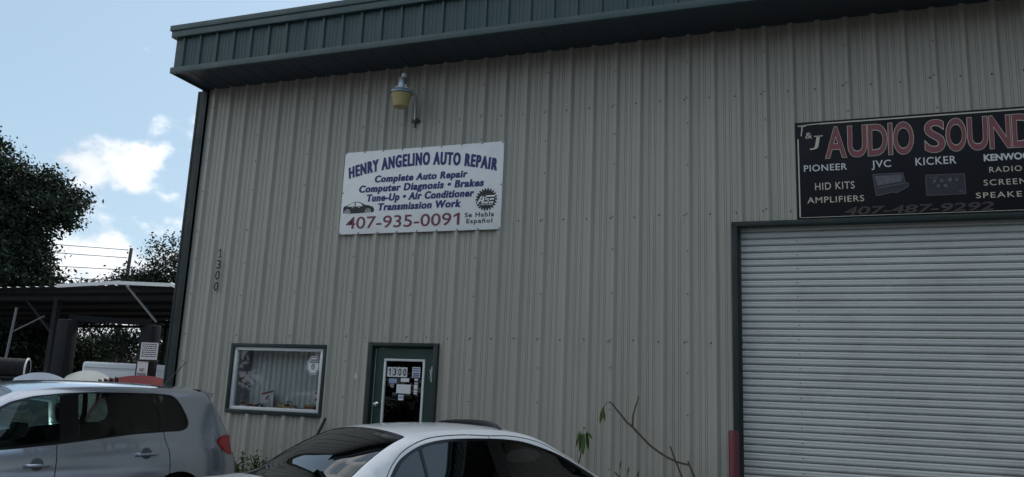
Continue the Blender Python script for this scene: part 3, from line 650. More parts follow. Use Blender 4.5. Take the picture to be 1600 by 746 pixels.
t = toy('toy_car', 'small dark toy car between the tan jeep and the brown box', 'toy car', (2.00, .13, ZS), 0); toy_car(t, .10, m_post, False, m_post, .7)
t = toy('toy_chest', 'small brown chest at the right end of the display shelf', 'box', (2.19, .12, ZS))
MB().box(-.085, .085, -.06, .06, 0, .085).build('box', m_brown, t, bevel=.005); MB().box(-.09, .09, -.064, .064, .087, .112).build('lid', m_tan, t, bevel=.006)
def placard(loc, rz, W, H, label, tilt):
    t = empty('placard', label, 'placard', loc, rz); t.rotation_euler = (R(-12), R(tilt), rz)
    MB().box(-W/2, W/2, -.004, .004, 0, H).build('board', m_paper, t)
    q = MB(); q.box(-W/2+.006, W/2-.006, -.006, -.0045, H*.87, H*.97); q.build('red_band', m_brown, t)
    q = MB(); c, z = 0, H*.66
    q.poly([(c-.035, z-.01), (c-.02, z-.035), (c+.035, z+.02), (c+.02, z+.04)], -.0065, -.0045); q.build('camera_symbol', m_maroon, t)
    q = MB(); q.poly([(c+.012, z-.012), (c+.02, z-.004), (c+.058, z-.045), (c+.05, z-.053)], -.0065, -.0045)
    for zz in (.36, .30, .24, .15): q.box(-W*.38, W*.34, -.006, -.0045, H*zz, H*zz+.006)
    q.box(-W/2+.006, W/2-.006, -.006, -.0045, H*.43, H*.44); q.build('print', m_ink, t)
placard((1.455, .12, ZS), -.1, .225, .285, 'camera warning placard leaning to the left beside the tan toy jeep', -12)
placard((2.17, .215, ZS), -.1, .14, .30, 'smaller camera warning placard standing upright behind the brown chest', 4)

# ------------------------------------------------------------------ cars
def crom(P, per=10):
    P = np.asarray(P, float); P = np.vstack([2*P[0]-P[1], P, 2*P[-1]-P[-2]]); out = []; tt = []
    for i in range(1, len(P)-2):
        p0, p1, p2, p3 = P[i-1:i+3]
        d0, d1, d2 = [max(1e-4, np.linalg.norm(b-a))**.5 for a, b in ((p0, p1), (p1, p2), (p2, p3))]
        m1 = (p1-p0)/d0-(p2-p0)/(d0+d1)+(p2-p1)/d1; m2 = (p2-p1)/d1-(p3-p1)/(d1+d2)+(p3-p2)/d2
        for t in np.linspace(0, 1, per, endpoint=False):
            a = 2*t**3-3*t**2+1; b = t**3-2*t**2+t; c = -2*t**3+3*t**2; d = t**3-t**2
            out.append(a*p1+b*m1*d1+c*p2+d*m2*d1); tt.append(i-1+t)
    out.append(P[-2]); tt.append(len(P)-3)
    return np.array(out), np.array(tt)
def inside(P, poly):
    P = np.asarray(P); poly = np.asarray(poly); r = np.zeros(len(P), bool); j = len(poly)-1
    for i in range(len(poly)):
        a, b = poly[i], poly[j]
        c = (a[1] > P[:, 1]) != (b[1] > P[:, 1])
        with np.errstate(divide='ignore', invalid='ignore'): r ^= c & (P[:, 0] < (b[0]-a[0])*(P[:, 1]-a[1])/(b[1]-a[1]+1e-30)+a[0])
        j = i
    return r
def offset(poly, d):                      # outward offset of a closed outline
    P = np.asarray(poly, float); A = .5*np.sum(P[:, 0]*np.roll(P[:, 1], -1)-np.roll(P[:, 0], -1)*P[:, 1]); s = 1 if A > 0 else -1
    e = np.roll(P, -1, 0)-P; e /= np.linalg.norm(e, axis=1)[:, None]+1e-12; n = np.stack([e[:, 1], -e[:, 0]], 1)*s
    m = n+np.roll(n, 1, 0); m /= np.maximum(.35, (m*m).sum(1))[:, None]/2+1e-9
    return P+m*d/1.0
def ribbon(line, wd):
    P = np.asarray(line, float); e = np.gradient(P, axis=0); e /= np.linalg.norm(e, axis=1)[:, None]; n = np.stack([-e[:, 1], e[:, 0]], 1)*wd/2
    return np.vstack([P+n, (P-n)[::-1]])
def rounded(poly, r=.04, k=4):
    out = []; n = len(poly); P = [Vector(p) for p in poly]
    for i in range(n):
        a, b, c = P[i-1], P[i], P[(i+1) % n]; d1 = (a-b); d2 = (c-b); rr = min(r, d1.length*.45, d2.length*.45); s, e = b+d1.normalized()*rr, b+d2.normalized()*rr
        for t in np.linspace(0, 1, k): out.append(((1-t)**2*s+2*t*(1-t)*b+t*t*e)[:])
    return out
def cdt(outline, regs, step):
    pts = []; edges = []
    for poly in [outline]+[r[1] for r in regs]:
        k = len(pts); n = len(poly); pts += [Vector((float(a), float(b))) for a, b in poly]; edges += [(k+i, k+(i+1) % n) for i in range(n)]
    O = np.asarray(outline); g = np.stack(np.meshgrid(np.arange(O[:, 0].min(), O[:, 0].max(), step), np.arange(O[:, 1].min(), O[:, 1].max(), step)), -1).reshape(-1, 2)
    g = g+rng.uniform(-.08, .08, g.shape)*step; g = g[inside(g, outline)]
    A = np.array([p[:] for p in pts]); d = np.min(np.linalg.norm(g[:, None]-A[None], axis=2), 1); g = g[d > step*.35]
    pts += [Vector(map(float, p)) for p in g]
    v, e, f = delaunay_2d_cdt(pts, edges, [], 0, 1e-5)[:3]
    V = np.array([p[:] for p in v]); F = np.array([list(t) for t in f if len(t) == 3]); cen = V[F].mean(1)
    lab = np.full(len(F), -1); lab[inside(cen, outline)] = 0
    for i, (nm, poly) in enumerate(regs): lab[(lab >= 0) & inside(cen, poly)] = i+1
    return V, F, lab
def surf_obj(name, V3, N3, F, m, parent, inset=0):
    used = np.unique(F); mp_ = -np.ones(len(V3), int); mp_[used] = np.arange(len(used)); P = V3[used]-N3[used]*inset; NN = N3[used]; F = mp_[F]
    fn = np.cross(P[F[:, 1]]-P[F[:, 0]], P[F[:, 2]]-P[F[:, 0]]); fl = (fn*NN[F].mean(1)).sum(1) < 0; F = F.copy(); F[fl] = F[fl][:, ::-1]
    me = bpy.data.meshes.new(name); me.from_pydata(P.tolist(), [], F.tolist()); me.polygons.foreach_set('use_smooth', [True]*len(F)); me.materials.append(m)
    me.normals_split_custom_set_from_vertices([tuple(n) for n in NN])
    o = bpy.data.objects.new(name, me); C.objects.link(o); o.parent = parent
    return o
def build_car(name, label, loc, heading, sp, paint, glass_m, glass_rear, zscale=1.0, group=None):
    root = empty(name, label, 'car', loc, heading, group); root.scale = (1, 1, zscale)
    E, T = crom(sp['stations'], 8); xe, ze, xc, zc = E.T
    W0, kr, kf, xr, xf, Lx = sp['W0'], sp['kr'], sp['kf'], sp['xr'], sp['xf'], sp['L']
    zb, tum, zmx = sp['belt'], sp['tumble'], .72
    top_i = (ze > .9*sp['shoulder']); 
    order = np.argsort(xe[top_i]); txx, tzz = xe[top_i][order], ze[top_i][order]
    def Yf(x, z):
        x = np.asarray(x, float); z = np.asarray(z, float)
        y = W0-kr*(np.clip((xr-x)/xr, 0, 2))**2.2-kf*(np.clip((x-xf)/(Lx-xf), 0, 2))**2.2
        lo = np.clip((zmx-z)/zmx, 0, 1); y = y-.10*lo**2
        up = np.clip(z-zmx, 0, 9); s = zb-zmx; y = y-sp['shdrop']*np.clip(up/s, 0, 1)**2
        t = z-zb; sfp = np.log1p(np.exp(np.clip(t/.03, -30, 30)))*.03; y = y-tum*sfp
        d = np.interp(x, txx, tzz)-z; y = y-sp['edge']*np.clip(1-d/sp['edged'], 0, 1.0)**2
        return y
    def side_n(x, z, h=2e-3):
        gx = (Yf(x+h, z)-Yf(x-h, z))/(2*h); gz = (Yf(x, z+h)-Yf(x, z-h))/(2*h)
        n = np.stack([-gx, np.ones_like(gx), -gz], -1); return n/np.linalg.norm(n, axis=-1)[..., None]
    ye = Yf(xe, ze)
    cs_ = np.r_[0, np.cumsum(np.hypot(np.diff(xc), np.diff(zc)))]
    def strip(s, v):
        a = [np.interp(s, cs_, q) for q in (xe, ye, ze, xc, zc)]; f = 1-np.abs(v)**2.3
        return np.stack([a[0]+(a[3]-a[0])*f, v*a[1], a[2]+(a[4]-a[2])*f], -1)
    def strip_n(s, v):
        h = .02; ds = strip(np.clip(s+h, 0, cs_[-1]), v)-strip(np.clip(s-h, 0, cs_[-1]), v); d2 = strip(s, np.clip(v+.01, -1, 1))-strip(s, np.clip(v-.01, -1, 1))
        n = np.cross(ds, d2); n /= np.linalg.norm(n, axis=-1)[..., None]+1e-12
        return n
    S = lambda t: float(np.interp(t, T, cs_))
    # side panels
    zsill, rw = sp['sill'], sp['wheel_r']+.055
    bot = []
    for wx in (sp['ax'][1], sp['ax'][0]):
        bot += [(wx+math.sqrt(max(0, rw**2-(zsill-sp['wheel_r'])**2)), zsill)] if False else []
        bot += [(wx+rw*math.cos(a), sp['wheel_r']+rw*math.sin(a)) for a in np.linspace(-.25, math.pi+.25, 22)]
    bot = [(a, max(b_, zsill)) for a, b_ in bot]
    outline = [(a, b_) for a, b_ in zip(xe, ze)]+[(sp['ax'][1]+rw+.03, zsill)]+bot+[(sp['ax'][0]-rw-.03, zsill)]
    ol = [outline[0]]
    for p_ in outline[1:]:
        if math.hypot(p_[0]-ol[-1][0], p_[1]-ol[-1][1]) > 4e-3: ol.append(p_)
    V, F, lab = cdt(ol, sp['side'], .055)
    x, z = V.T; n3 = side_n(x, z)
    # soften the seam with the strip: shared normals along the edge curve
    Ecurve = np.stack([xe, ze], 1); dist = np.linalg.norm(V[:, None]-Ecurve[None], axis=2); j = dist.argmin(1); on = dist[np.arange(len(V)), j] < 5e-3
    sn = strip_n(cs_, np.full(len(cs_), .985)); sd_ = side_n(xe, ze)
    flip = (sn*np.stack([xc*0, ye*0+.3, zc*0+.0], -1)).sum(1)
    ctr = np.stack([np.full(len(xe), Lx/2), xe*0, xe*0+.7], -1); out_dir = np.stack([xe, ye, ze], -1)-ctr
    sn[(sn*out_dir).sum(1) < 0] *= -1
    avg = sn+sd_; avg /= np.linalg.norm(avg, axis=1)[:, None]
    n3[on] = avg[j[on]]
    V3 = np.stack([x, Yf(x, z), z], 1)
    mats = dict(body=paint, door=paint, glass=glass_m, glass2=glass_rear, trim=m_black, seam=m_black, light=m_tail, lens=m_tailc, front_light=m_chrome)
    for sgn in (1, -1):
        VV = V3*[1, sgn, 1]; NN = n3*[1, sgn, 1]; doors = {}
        names = ['body']+[r[0] for r in sp['side']]
        groups = {}
        for nm, i in sorted([(nm, i) for i, nm in enumerate(names) if (lab == i).any()], key=lambda q_: (0 if 'door' in q_[0] else 1, q_[1])):
            FF = F[lab == i]
            if nm == 'body': body_side = surf_obj('side_panel', VV, NN, FF, paint, root)
            elif nm.startswith('door'): doors[nm] = surf_obj('door', VV, NN, FF, paint, root)
            elif nm == 'seam': surf_obj('panel_gap', VV, NN, FF, m_black, root, .007)
            elif nm.startswith('trim'): surf_obj('window_surround', VV, NN, FF, m_gloss, root, .002)
            elif nm.startswith('glass'):
                par = doors.get('door'+nm[-1], root); surf_obj('side_window', VV, NN, FF, glass_rear if nm[-1] in '2q' else glass_m, par, .006)
            elif nm == 'light': surf_obj('tail_light', VV, NN, FF, m_tail, root, -.006)
            elif nm == 'headlight': surf_obj('headlight', VV, NN, FF, m_chrome, root, -.003)
        # handles
        for k_, (hx0, hx1, hz, hy) in enumerate(sp['handles']):
            dn = 'door%d' % (k_+1); par = doors.get(dn, root); yh = float(Yf((hx0+hx1)/2, hz))*sgn
            q = MB(); q.box(hx0, hx1, min(yh+sgn*.022, yh+sgn*.046), max(yh+sgn*.022, yh+sgn*.046), hz-.016, hz+.016); q.box(hx0, hx0+.035, min(yh-sgn*.01, yh+sgn*.03), max(yh-sgn*.01, yh+sgn*.03), hz-.015, hz+.015); q.box(hx1-.035, hx1, min(yh-sgn*.01, yh+sgn*.03), max(yh-sgn*.01, yh+sgn*.03), hz-.015, hz+.015)
            q.build('door_handle', paint, par, bevel=.009, seg=3)
            q = MB(); xm = (hx0+hx1)/2; ys = [float(Yf(xm+.062*math.cos(a), hz+.008+.058*math.sin(a)))*sgn+sgn*.002 for a in np.linspace(0, 2*math.pi, 24, endpoint=False)]
            q.add([(xm, yh+sgn*.003, hz+.008)]+[(xm+.062*math.cos(a), ys[i], hz+.008+.058*math.sin(a)) for i, a in enumerate(np.linspace(0, 2*math.pi, 24, endpoint=False))], [(0, 1+i, 1+(i+1) % 24) for i in range(24)])
            q.build('handle_cup_shade', m_cup_shade[paint.name], par, smooth=True)  # flat disc on the panel; the cup's shade is put into its dark colour
        # mirror
        mx_, mz = sp['mirror']; ym = float(Yf(mx_, mz))*sgn
        q = MB(); q.lathe([(0, -.10), (.05, -.09), (.075, -.03), (.075, .06), (.055, .07), (0, .072)], mx_, ym+sgn*.13, 16, 'x', mz+.05)
        for i in range(len(q.v)): a, b_, c_ = q.v[i]; q.v[i] = (mx_+(a-mx_)*.9, ym+sgn*.13+(b_-ym-sgn*.13)*1.5, c_)
        q.tube([(mx_, ym-sgn*.03, mz), (mx_, ym+sgn*.08, mz+.03)], .03, 8); q.build('side_mirror', paint, root, smooth=True)
        for wx in sp['ax']:
            wr = sp['wheel_r']; yw = (W0-.03)*sgn
            wl = MB(); wl.lathe([(wr*.66, -.19), (wr*.9, -.2), (wr, -.17), (wr, -.03), (wr*.92, .0), (wr*.68, .005)], wx, 0, 36, 'y', wr)
            for i in range(len(wl.v)): a, b_, c_ = wl.v[i]; wl.v[i] = (a, yw+b_*sgn, c_)
            wheel = wl.build('wheel', m_rubber, root, smooth=True)
            q = MB(); q.lathe([(wr*.67, -.10), (wr*.67, -.0), (wr*.62, .0), (wr*.60, -.05), (wr*.2, -.06), (0, -.06)], wx, 0, 30, 'y', wr)
            for k_ in range(5):
                t = 2*math.pi*k_/5+.3; d = Vector((math.cos(t), 0, math.sin(t))); pz = Vector((wx, -.015, wr)); q.tube([pz+d*.03, pz+d*wr*.35, pz+d*wr*.64], [.05, .04, .045], 6)
            q.lathe([(.055, -.04), (.055, .01), (.04, .018), (0, .02)], wx, 0, 16, 'y', wr)
            for i in range(len(q.v)): a, b_, c_ = q.v[i]; q.v[i] = (a, yw+b_*sgn, c_)
            q.build('rim', m_steel, wheel, smooth=True)
    # centre strip: bumpers, tailgate, rear glass, roof, windscreen, bonnet
    nS = 9; vv = np.linspace(-1, 1, nS)
    so = [(s, -.62) for s in cs_]+[(cs_[-1], a*.62) for a in vv[1:-1]]+[(s, .62) for s in cs_[::-1]]+[(cs_[0], a*.62) for a in vv[1:-1][::-1]]
    so2 = [so[0]]
    for p_ in so[1:]:
        if math.hypot(p_[0]-so2[-1][0], p_[1]-so2[-1][1]) > 3e-3: so2.append(p_)
    regs = []
    for nm, t0, t1, v0, v1, r_ in sp['top']:
        poly = rounded([(S(t0), v0*.62), (S(t1), v0*.62*(1 if nm not in ('trim_r',) else 1)), (S(t1), v1*.62), (S(t0), v1*.62)], r_)
        # subdivide long edges so that the outline follows the curved surface
        P_ = []
        for i in range(len(poly)):
            a, b_ = np.array(poly[i]), np.array(poly[(i+1) % len(poly)]); k_ = max(1, int(np.linalg.norm(b_-a)/.05))
            P_ += [tuple(a+(b_-a)*t) for t in np.arange(k_)/k_]
        regs.append((nm, P_))
    V, F, lab = cdt(so2, regs, .055)
    s, v = V[:, 0], np.clip(V[:, 1]/.62, -1, 1); V3 = strip(s, v); n3 = strip_n(s, v)
    ctr = np.array([Lx/2, 0, .7]); wrong = (n3*(V3-ctr)).sum(1) < 0; n3[wrong] *= -1
    on = np.abs(v) > .9995
    for i_ in range(3): n3[on, i_] = np.interp(s[on], cs_, avg[:, i_])*(np.sign(v[on]) if i_ == 1 else 1)
    for i, nm in enumerate(['body']+[r[0] for r in regs]):
        FF = F[lab == i]
        if not len(FF): continue
        if nm == 'body': surf_obj('body_shell', V3, n3, FF, paint, root)
        elif nm == 'seam': surf_obj('panel_gap', V3, n3, FF, m_black, root, .007)
        elif nm.startswith('trim'): surf_obj('glass_surround', V3, n3, FF, m_gloss, root, .002)
        elif nm == 'rear_glass': surf_obj('rear_window', V3, n3, FF, glass_rear, root, .004)
        elif nm == 'wind': surf_obj('windscreen', V3, n3, FF, glass_m, root, .004)
        elif nm == 'light': surf_obj('tail_light', V3, n3, FF, m_tail, root, -.006)
        elif nm == 'plate': surf_obj('number_plate', V3, n3, FF, m_paper, root, -.004)
        elif nm == 'grille': surf_obj('grille', V3, n3, FF, m_black, root, .01)
    # cabin: floor, liner, seats
    q = MB(); x0_, x1_ = sp['cabin']; q.box(x0_, x1_, -.66, .66, .28, .34); q.box(x0_-.02, x0_, -.62, .62, .3, sp['belt']-.08); q.box(x1_, x1_+.02, -.64, .64, .3, sp['belt']-.06); q.box(.25, Lx-.3, -.6, .6, .18, .27)
    for sgn in (-1, 1): q.box(x0_, x1_, sgn*.70-.02, sgn*.70+.02, .3, sp['belt']-.07)
    q.build('cabin_floor', m_interior, root)
    MB().box(x1_-.35, x1_, -.62, .62, sp['belt']-.2, sp['belt']-.03).build('dashboard', m_interior, root, bevel=.05)
    for sx_, wd, ys in ((sp['seats'][0], 1.15, (0,)), (sp['seats'][1], .48, (-.36, .36))):
        for y_ in ys:
            st = MB().box(sx_, sx_+.5, y_-wd/2, y_+wd/2, .36, .52).build('seat', m_seat, root, bevel=.05)
            q = MB(); hz = sp['belt']-.02; q.add([(sx_-.02, y_-wd/2, .45), (sx_+.13, y_-wd/2, .45), (sx_-.10, y_-wd/2*.9, hz), (sx_-.20, y_-wd/2*.9, hz), (sx_-.02, y_+wd/2, .45), (sx_+.13, y_+wd/2, .45), (sx_-.10, y_+wd/2*.9, hz), (sx_-.20, y_+wd/2*.9, hz)], [(0, 1, 2, 3), (4, 7, 6, 5), (0, 4, 5, 1), (1, 5, 6, 2), (2, 6, 7, 3), (3, 7, 4, 0)])
            q.build('backrest', m_seat, st, bevel=.04)
            for hy in ((-.35, .35) if wd > 1 else (0,)): MB().box(sx_-.24, sx_-.15, y_+hy-.13, y_+hy+.13, hz+.05, hz+.20).build('headrest', m_seat, st, bevel=.035)
    q = MB(); q.tube([(x1_-.45, .36+.17*math.cos(a), .86+.17*math.sin(a)*.9) for a in np.linspace(0, 2*math.pi, 25)], .014, 6); q.build('steering_wheel', m_interior, root)
    return root, Yf, strip, S
m_seat = mat('seat_cloth', (.09, .09, .095), .85)
m_gloss = mat('gloss_black', (.010, .010, .011), .12, 0, spec=.5)
p_suv = mat('paint_silver', (.50, .54, .61), .17, .75, 0, 60, coat=1, spec=.5, back=(.07, .07, .07))
p_sed = mat('paint_pale_silver', (.86, .89, .93), .35, .0, 0, 60, coat=1, spec=.5, back=(.10, .10, .10))
p_red = mat('paint_red', (.20, .008, .014), .35, .0, spec=.25, coat=.35, back=(.05, .05, .05))
p_cream = mat('paint_cream', (.55, .54, .48), .35, .0, coat=.7, back=(.07, .07, .07))
p_blue = mat('paint_blue_grey', (.30, .35, .42), .35, .3, coat=1, back=(.06, .06, .06))
m_cup_shade = {}  # darkened copies of each paint, standing for shade inside the handle cups
for p_, c_ in ((p_suv, (.10, .11, .12)), (p_sed, (.2, .21, .23)), (p_red, (.12, .01, .01)), (p_cream, (.3, .3, .26)), (p_blue, (.16, .18, .21))): m_cup_shade[p_.name] = mat('cup_shade', c_, .4, .5)

suv = dict(L=4.42, W0=.905, kr=.20, kf=.26, xr=1.0, xf=3.3, belt=1.03, tumble=.325, shoulder=1.0, shdrop=.045, edge=.05, edged=.075, sill=.26, wheel_r=.345, ax=(.93, 3.53), cabin=(.75, 3.3), seats=(1.25, 2.25), mirror=(3.08, 1.02),
  stations=[(.14,.30,.02,.30),(.05,.55,-.06,.55),(.045,.72,-.07,.72),(.065,.82,.01,.82),(.09,.95,.04,.95),(.125,1.12,.07,1.12),(.175,1.20,.115,1.20),(.36,1.48,.26,1.53),(.455,1.575,.36,1.632),(.8,1.612,.8,1.657),(1.2,1.625,1.2,1.672),(1.8,1.62,1.8,1.672),(2.3,1.592,2.3,1.648),(2.66,1.535,2.58,1.595),(3.0,1.37,2.96,1.40),(3.32,1.15,3.42,1.17),(3.45,1.07,3.6,1.08),(3.8,1.0,3.9,1.03),(4.08,.90,4.22,.93),(4.22,.75,4.37,.76),(4.25,.5,4.42,.5),(4.18,.28,4.36,.28)],
  handles=[(1.22,1.46,.94,.9),(2.36,2.59,.875,.9)])
win_all = [(2.96,1.03),(2.8,1.02),(2.26,1.06),(1.49,1.14),(1.08,1.162),(.92,1.167),(.84,1.185),(.79,1.24),(.81,1.33),(.88,1.46),(.93,1.52),(1.0,1.558),(1.2,1.568),(1.5,1.568),(1.86,1.565),(2.19,1.55),(2.50,1.512),(2.72,1.455),(2.9,1.36),(3.12,1.2),(3.28,1.06),(3.2,1.03)]
win_all = rounded(win_all, .03, 3)
d_rear = [(2.29,.34),(2.30,.76),(2.29,1.06),(2.27,1.56),(2.265,1.585),(1.2,1.60),(1.12,1.56),(1.10,1.3),(1.12,1.13),(1.06,.96),(1.05,.73),(1.16,.62),(1.29,.42),(1.35,.34)]
d_front = [(3.2,.34),(3.22,.6),(3.28,1.0),(3.30,1.09),(3.14,1.23),(2.92,1.39),(2.73,1.485),(2.51,1.542),(2.27,1.575),(2.29,1.06),(2.30,.76),(2.29,.34)]
g1 = [(2.07,1.10),(1.45,1.163),(1.16,1.185),(1.15,1.3),(1.20,1.5),(1.235,1.55),(1.5,1.552),(1.86,1.549),(2.06,1.540)]
g2 = [(2.26,1.085),(2.8,1.045),(3.18,1.05),(3.22,1.075),(3.08,1.195),(2.88,1.34),(2.70,1.435),(2.49,1.493),(2.25,1.530)]
gq = [(1.08,1.188),(.93,1.192),(.86,1.21),(.818,1.25),(.835,1.33),(.90,1.45),(.95,1.51),(1.02,1.542),(1.16,1.55),(1.12,1.45),(1.075,1.28)]
suv['side'] = [('door1', d_rear), ('door2', d_front), ('trim', win_all), ('glass1', rounded(g1, .03, 3)), ('glass2', rounded(g2, .03, 3)), ('glassq', rounded(gq, .03, 3)),
  ('seam', ribbon([(2.29,.36),(2.30,.6),(2.30,.76),(2.292,.92),(2.29,1.055)], .009)), ('seam', ribbon([(1.125,1.16),(1.11,1.08),(1.07,.97),(1.055,.85),(1.05,.73),(1.10,.67),(1.17,.60)], .009)),
  ('light', rounded([(.40,1.035),(.36,1.085),(.29,1.112),(.09,1.118),(.05,1.0),(.06,.90),(.2,.89),(.31,.94)], .03, 3)), ('headlight', rounded([(3.98,.80),(4.22,.72),(4.2,.82),(4.05,.90),(3.9,.93)], .02, 3))]
suv['top'] = [('trim', 5.05, 8.0, -.992, .992, .03), ('rear_glass', 5.2, 7.75, -.97, .97, .04), ('light', 3.55, 4.95, -1.0, -.72, .02), ('light', 3.55, 4.95, .72, 1.0, .02), ('plate', 3.3, 3.85, -.33, .33, .01),
  ('seam', 8.0, 8.06, -.95, .95, .002), ('trim', 13.0, 15.6, -.95, .95, .05), ('wind', 13.12, 15.4, -.91, .91, .05), ('seam', 15.95, 16.02, -.9, .9, .002), ('grille', 18.4, 19.2, -.4, .4, .02)]
suv_r, Yf, strip, S = build_car('suv', 'silver five door SUV parked at the left with its rear to the wall', (1.5, -1.18, G), R(257.5), suv, p_suv, m_tint, m_tint)
q = MB()
for k in range(10):
    y0_, y1_ = -.56+.112*k, -.448+.112*k; vs = []
    for y_ in (y0_, y1_):
        e = (abs(y_)/.56)**2; xr_ = .17+.17*e**1.5; zt_ = 1.640-.022*e; vs += [(.52, y_, zt_+.004), (xr_, y_, zt_-.038), (xr_+.01, y_, zt_-.085), (.52, y_, zt_-.06)]
    q.add(vs, [(0, 1, 5, 4), (1, 2, 6, 5), (2, 3, 7, 6)]+([(0, 3, 2, 1)] if k == 0 else [])+([(4, 5, 6, 7)] if k == 9 else []))
q.build('spoiler', p_suv, suv_r, smooth=True)
q = MB(); q.lathe([(0, 0), (.03, 0), (.022, .02), (0, .03)], .62, 0, 14, 'z', 1.645); q.tube([(.62, 0, 1.66), (.50, 0, 1.80), (.36, 0, 1.95)], [.008, .006, .005], 6); q.build('roof_antenna', m_black, suv_r)

sed = dict(L=4.50, W0=.860, kr=.19, kf=.24, xr=1.0, xf=3.4, belt=.955, tumble=.42, shoulder=.97, shdrop=.085, edge=.05, edged=.07, sill=.22, wheel_r=.31, ax=(.98, 3.59), cabin=(.85, 3.35), seats=(1.2, 2.2), mirror=(3.10, .86),
  stations=[(.13,.28,.0,.28),(.06,.5,-.07,.5),(.07,.68,-.05,.68),(.09,.85,-.01,.88),(.14,.94,.06,.99),(.34,.965,.30,1.015),(.60,.985,.50,1.03),(.74,1.02,.66,1.075),(.95,1.155,.90,1.215),(1.17,1.275,1.15,1.325),(1.33,1.335,1.31,1.38),(1.6,1.375,1.6,1.412),(2.0,1.392,2.0,1.428),(2.4,1.382,2.38,1.420),(2.69,1.335,2.62,1.388),(3.02,1.19,3.05,1.24),(3.36,1.005,3.50,1.035),(3.5,.95,3.66,.985),(3.9,.88,4.0,.92),(4.2,.80,4.33,.83),(4.36,.66,4.48,.66),(4.38,.45,4.5,.45),(4.3,.25,4.44,.25)],
  handles=[(1.22,1.42,.86,.9),(2.36,2.56,.845,.9)])
r_open = [(1.03,.99),(1.07,1.06),(1.15,1.16),(1.27,1.25),(1.49,1.327),(1.84,1.358),(2.13,1.352)]
d_rear = [(2.26,.34),(2.25,.7),(2.24,1.0),(2.17,1.33),(2.13,1.352),(1.84,1.358),(1.49,1.327),(1.27,1.25),(1.15,1.16),(1.07,1.06),(1.03,.95),(1.05,.8),(1.2,.64),(1.34,.42),(1.38,.34)]
d_front = [(3.2,.34),(3.24,.6),(3.32,.9),(3.35,.985),(3.02,1.165),(2.69,1.305),(2.4,1.348),(2.13,1.352),(2.17,1.33),(2.24,1.0),(2.25,.7),(2.26,.34)]
trimw = [(1.082,1.022),(1.085,1.03),(1.11,1.075),(1.20,1.175),(1.30,1.233),(1.42,1.281),(1.56,1.312),(1.72,1.328),(2.1,1.332),(2.3,1.326),(2.5,1.305),(2.70,1.258),(2.92,1.188),(3.1,1.105),(3.28,1.01),(3.31,.985),(3.2,.975),(2.28,.99),(1.45,1.015),(1.2,1.02)]
g1 = [(1.455,1.04),(1.432,1.262),(1.56,1.292),(1.72,1.308),(1.9,1.312),(2.095,1.312),(2.15,1.03),(2.155,1.012)]
gq = [(1.13,1.05),(1.22,1.155),(1.31,1.213),(1.405,1.253),(1.428,1.04)]
g2 = [(2.29,1.012),(2.25,1.302),(2.3,1.305),(2.49,1.286),(2.69,1.24),(2.9,1.172),(3.08,1.088),(3.24,1.005),(3.23,.995)]
sed['side'] = [('door1', d_rear), ('door2', d_front), ('trim', crom(trimw+trimw[:1], 4)[0][:-1]), ('glass1', rounded(g1, .015, 3)), ('glassq', rounded(gq, .02, 3)), ('glass2', rounded(g2, .015, 3)),
  ('seam', ribbon([(2.26,.36),(2.25,.6),(2.245,.8),(2.24,.985)], .008)), ('seam', ribbon(crom(r_open+[(2.4,1.348),(2.69,1.300),(3.02,1.162),(3.33,.99)], 6)[0], .007)), ('seam', ribbon([(2.13,1.354),(2.135,1.33)], .006)), ('seam', ribbon([(1.03,.985),(1.035,.9),(1.05,.8),(1.2,.64)], .008)),
  ('light', rounded([(.09,.80),(.10,.70),(.36,.72),(.40,.80),(.30,.88),(.1,.87)], .02, 3)), ('headlight', rounded([(4.0,.68),(4.33,.6),(4.32,.70),(4.15,.79),(3.95,.80)], .02, 3))]
sed['top'] = [('trim', 5.7, 10.05, -.99, .99, .05), ('rear_glass', 5.8, 9.88, -.965, .965, .06), ('light', 2.35, 3.2, -1, -.62, .02), ('light', 2.35, 3.2, .62, 1, .02), ('seam', 3.8, 3.88, -.93, .93, .002), ('plate', 2.4, 2.9, -.3, .3, .01),
  ('trim', 13.9, 16.1, -.97, .97, .05), ('wind', 14.0, 15.95, -.94, .94, .05), ('seam', 16.5, 16.56, -.92, .92, .002), ('grille', 19.0, 19.6, -.35, .35, .02)]
sed_r, Yf, strip, S = build_car('sedan', 'pale silver four door sedan nosed in towards the wall, sunroof deflector up', (4.64, -4.85, G+.01), R(62.03), sed, p_sed, m_tint_dark, m_tint_dark)
q = MB(); vs = []; n = 18
for i in range(n+1):
    y_ = -.46+.90*i/n; e = 1-(2*i/n-1)**2; x = 2.42+.14*e; zr = float(strip(S(13.0), np.array(y_/.58))[2])+.002-(x-2.4)*.14; h = .012+.048*e**.5
    vs += [(x, y_, zr-.01), (x-.05, y_, zr+h), (x-.06, y_, zr+h), (x-.012, y_, zr-.01)]
q.add(vs, [f for i in range(n) for f in ((4*i, 4*i+4, 4*i+5, 4*i+1), (4*i+1, 4*i+5, 4*i+6, 4*i+2), (4*i+2, 4*i+6, 4*i+7, 4*i+3))])
q.build('sunroof_deflector', m_gloss, sed_r, smooth=True)

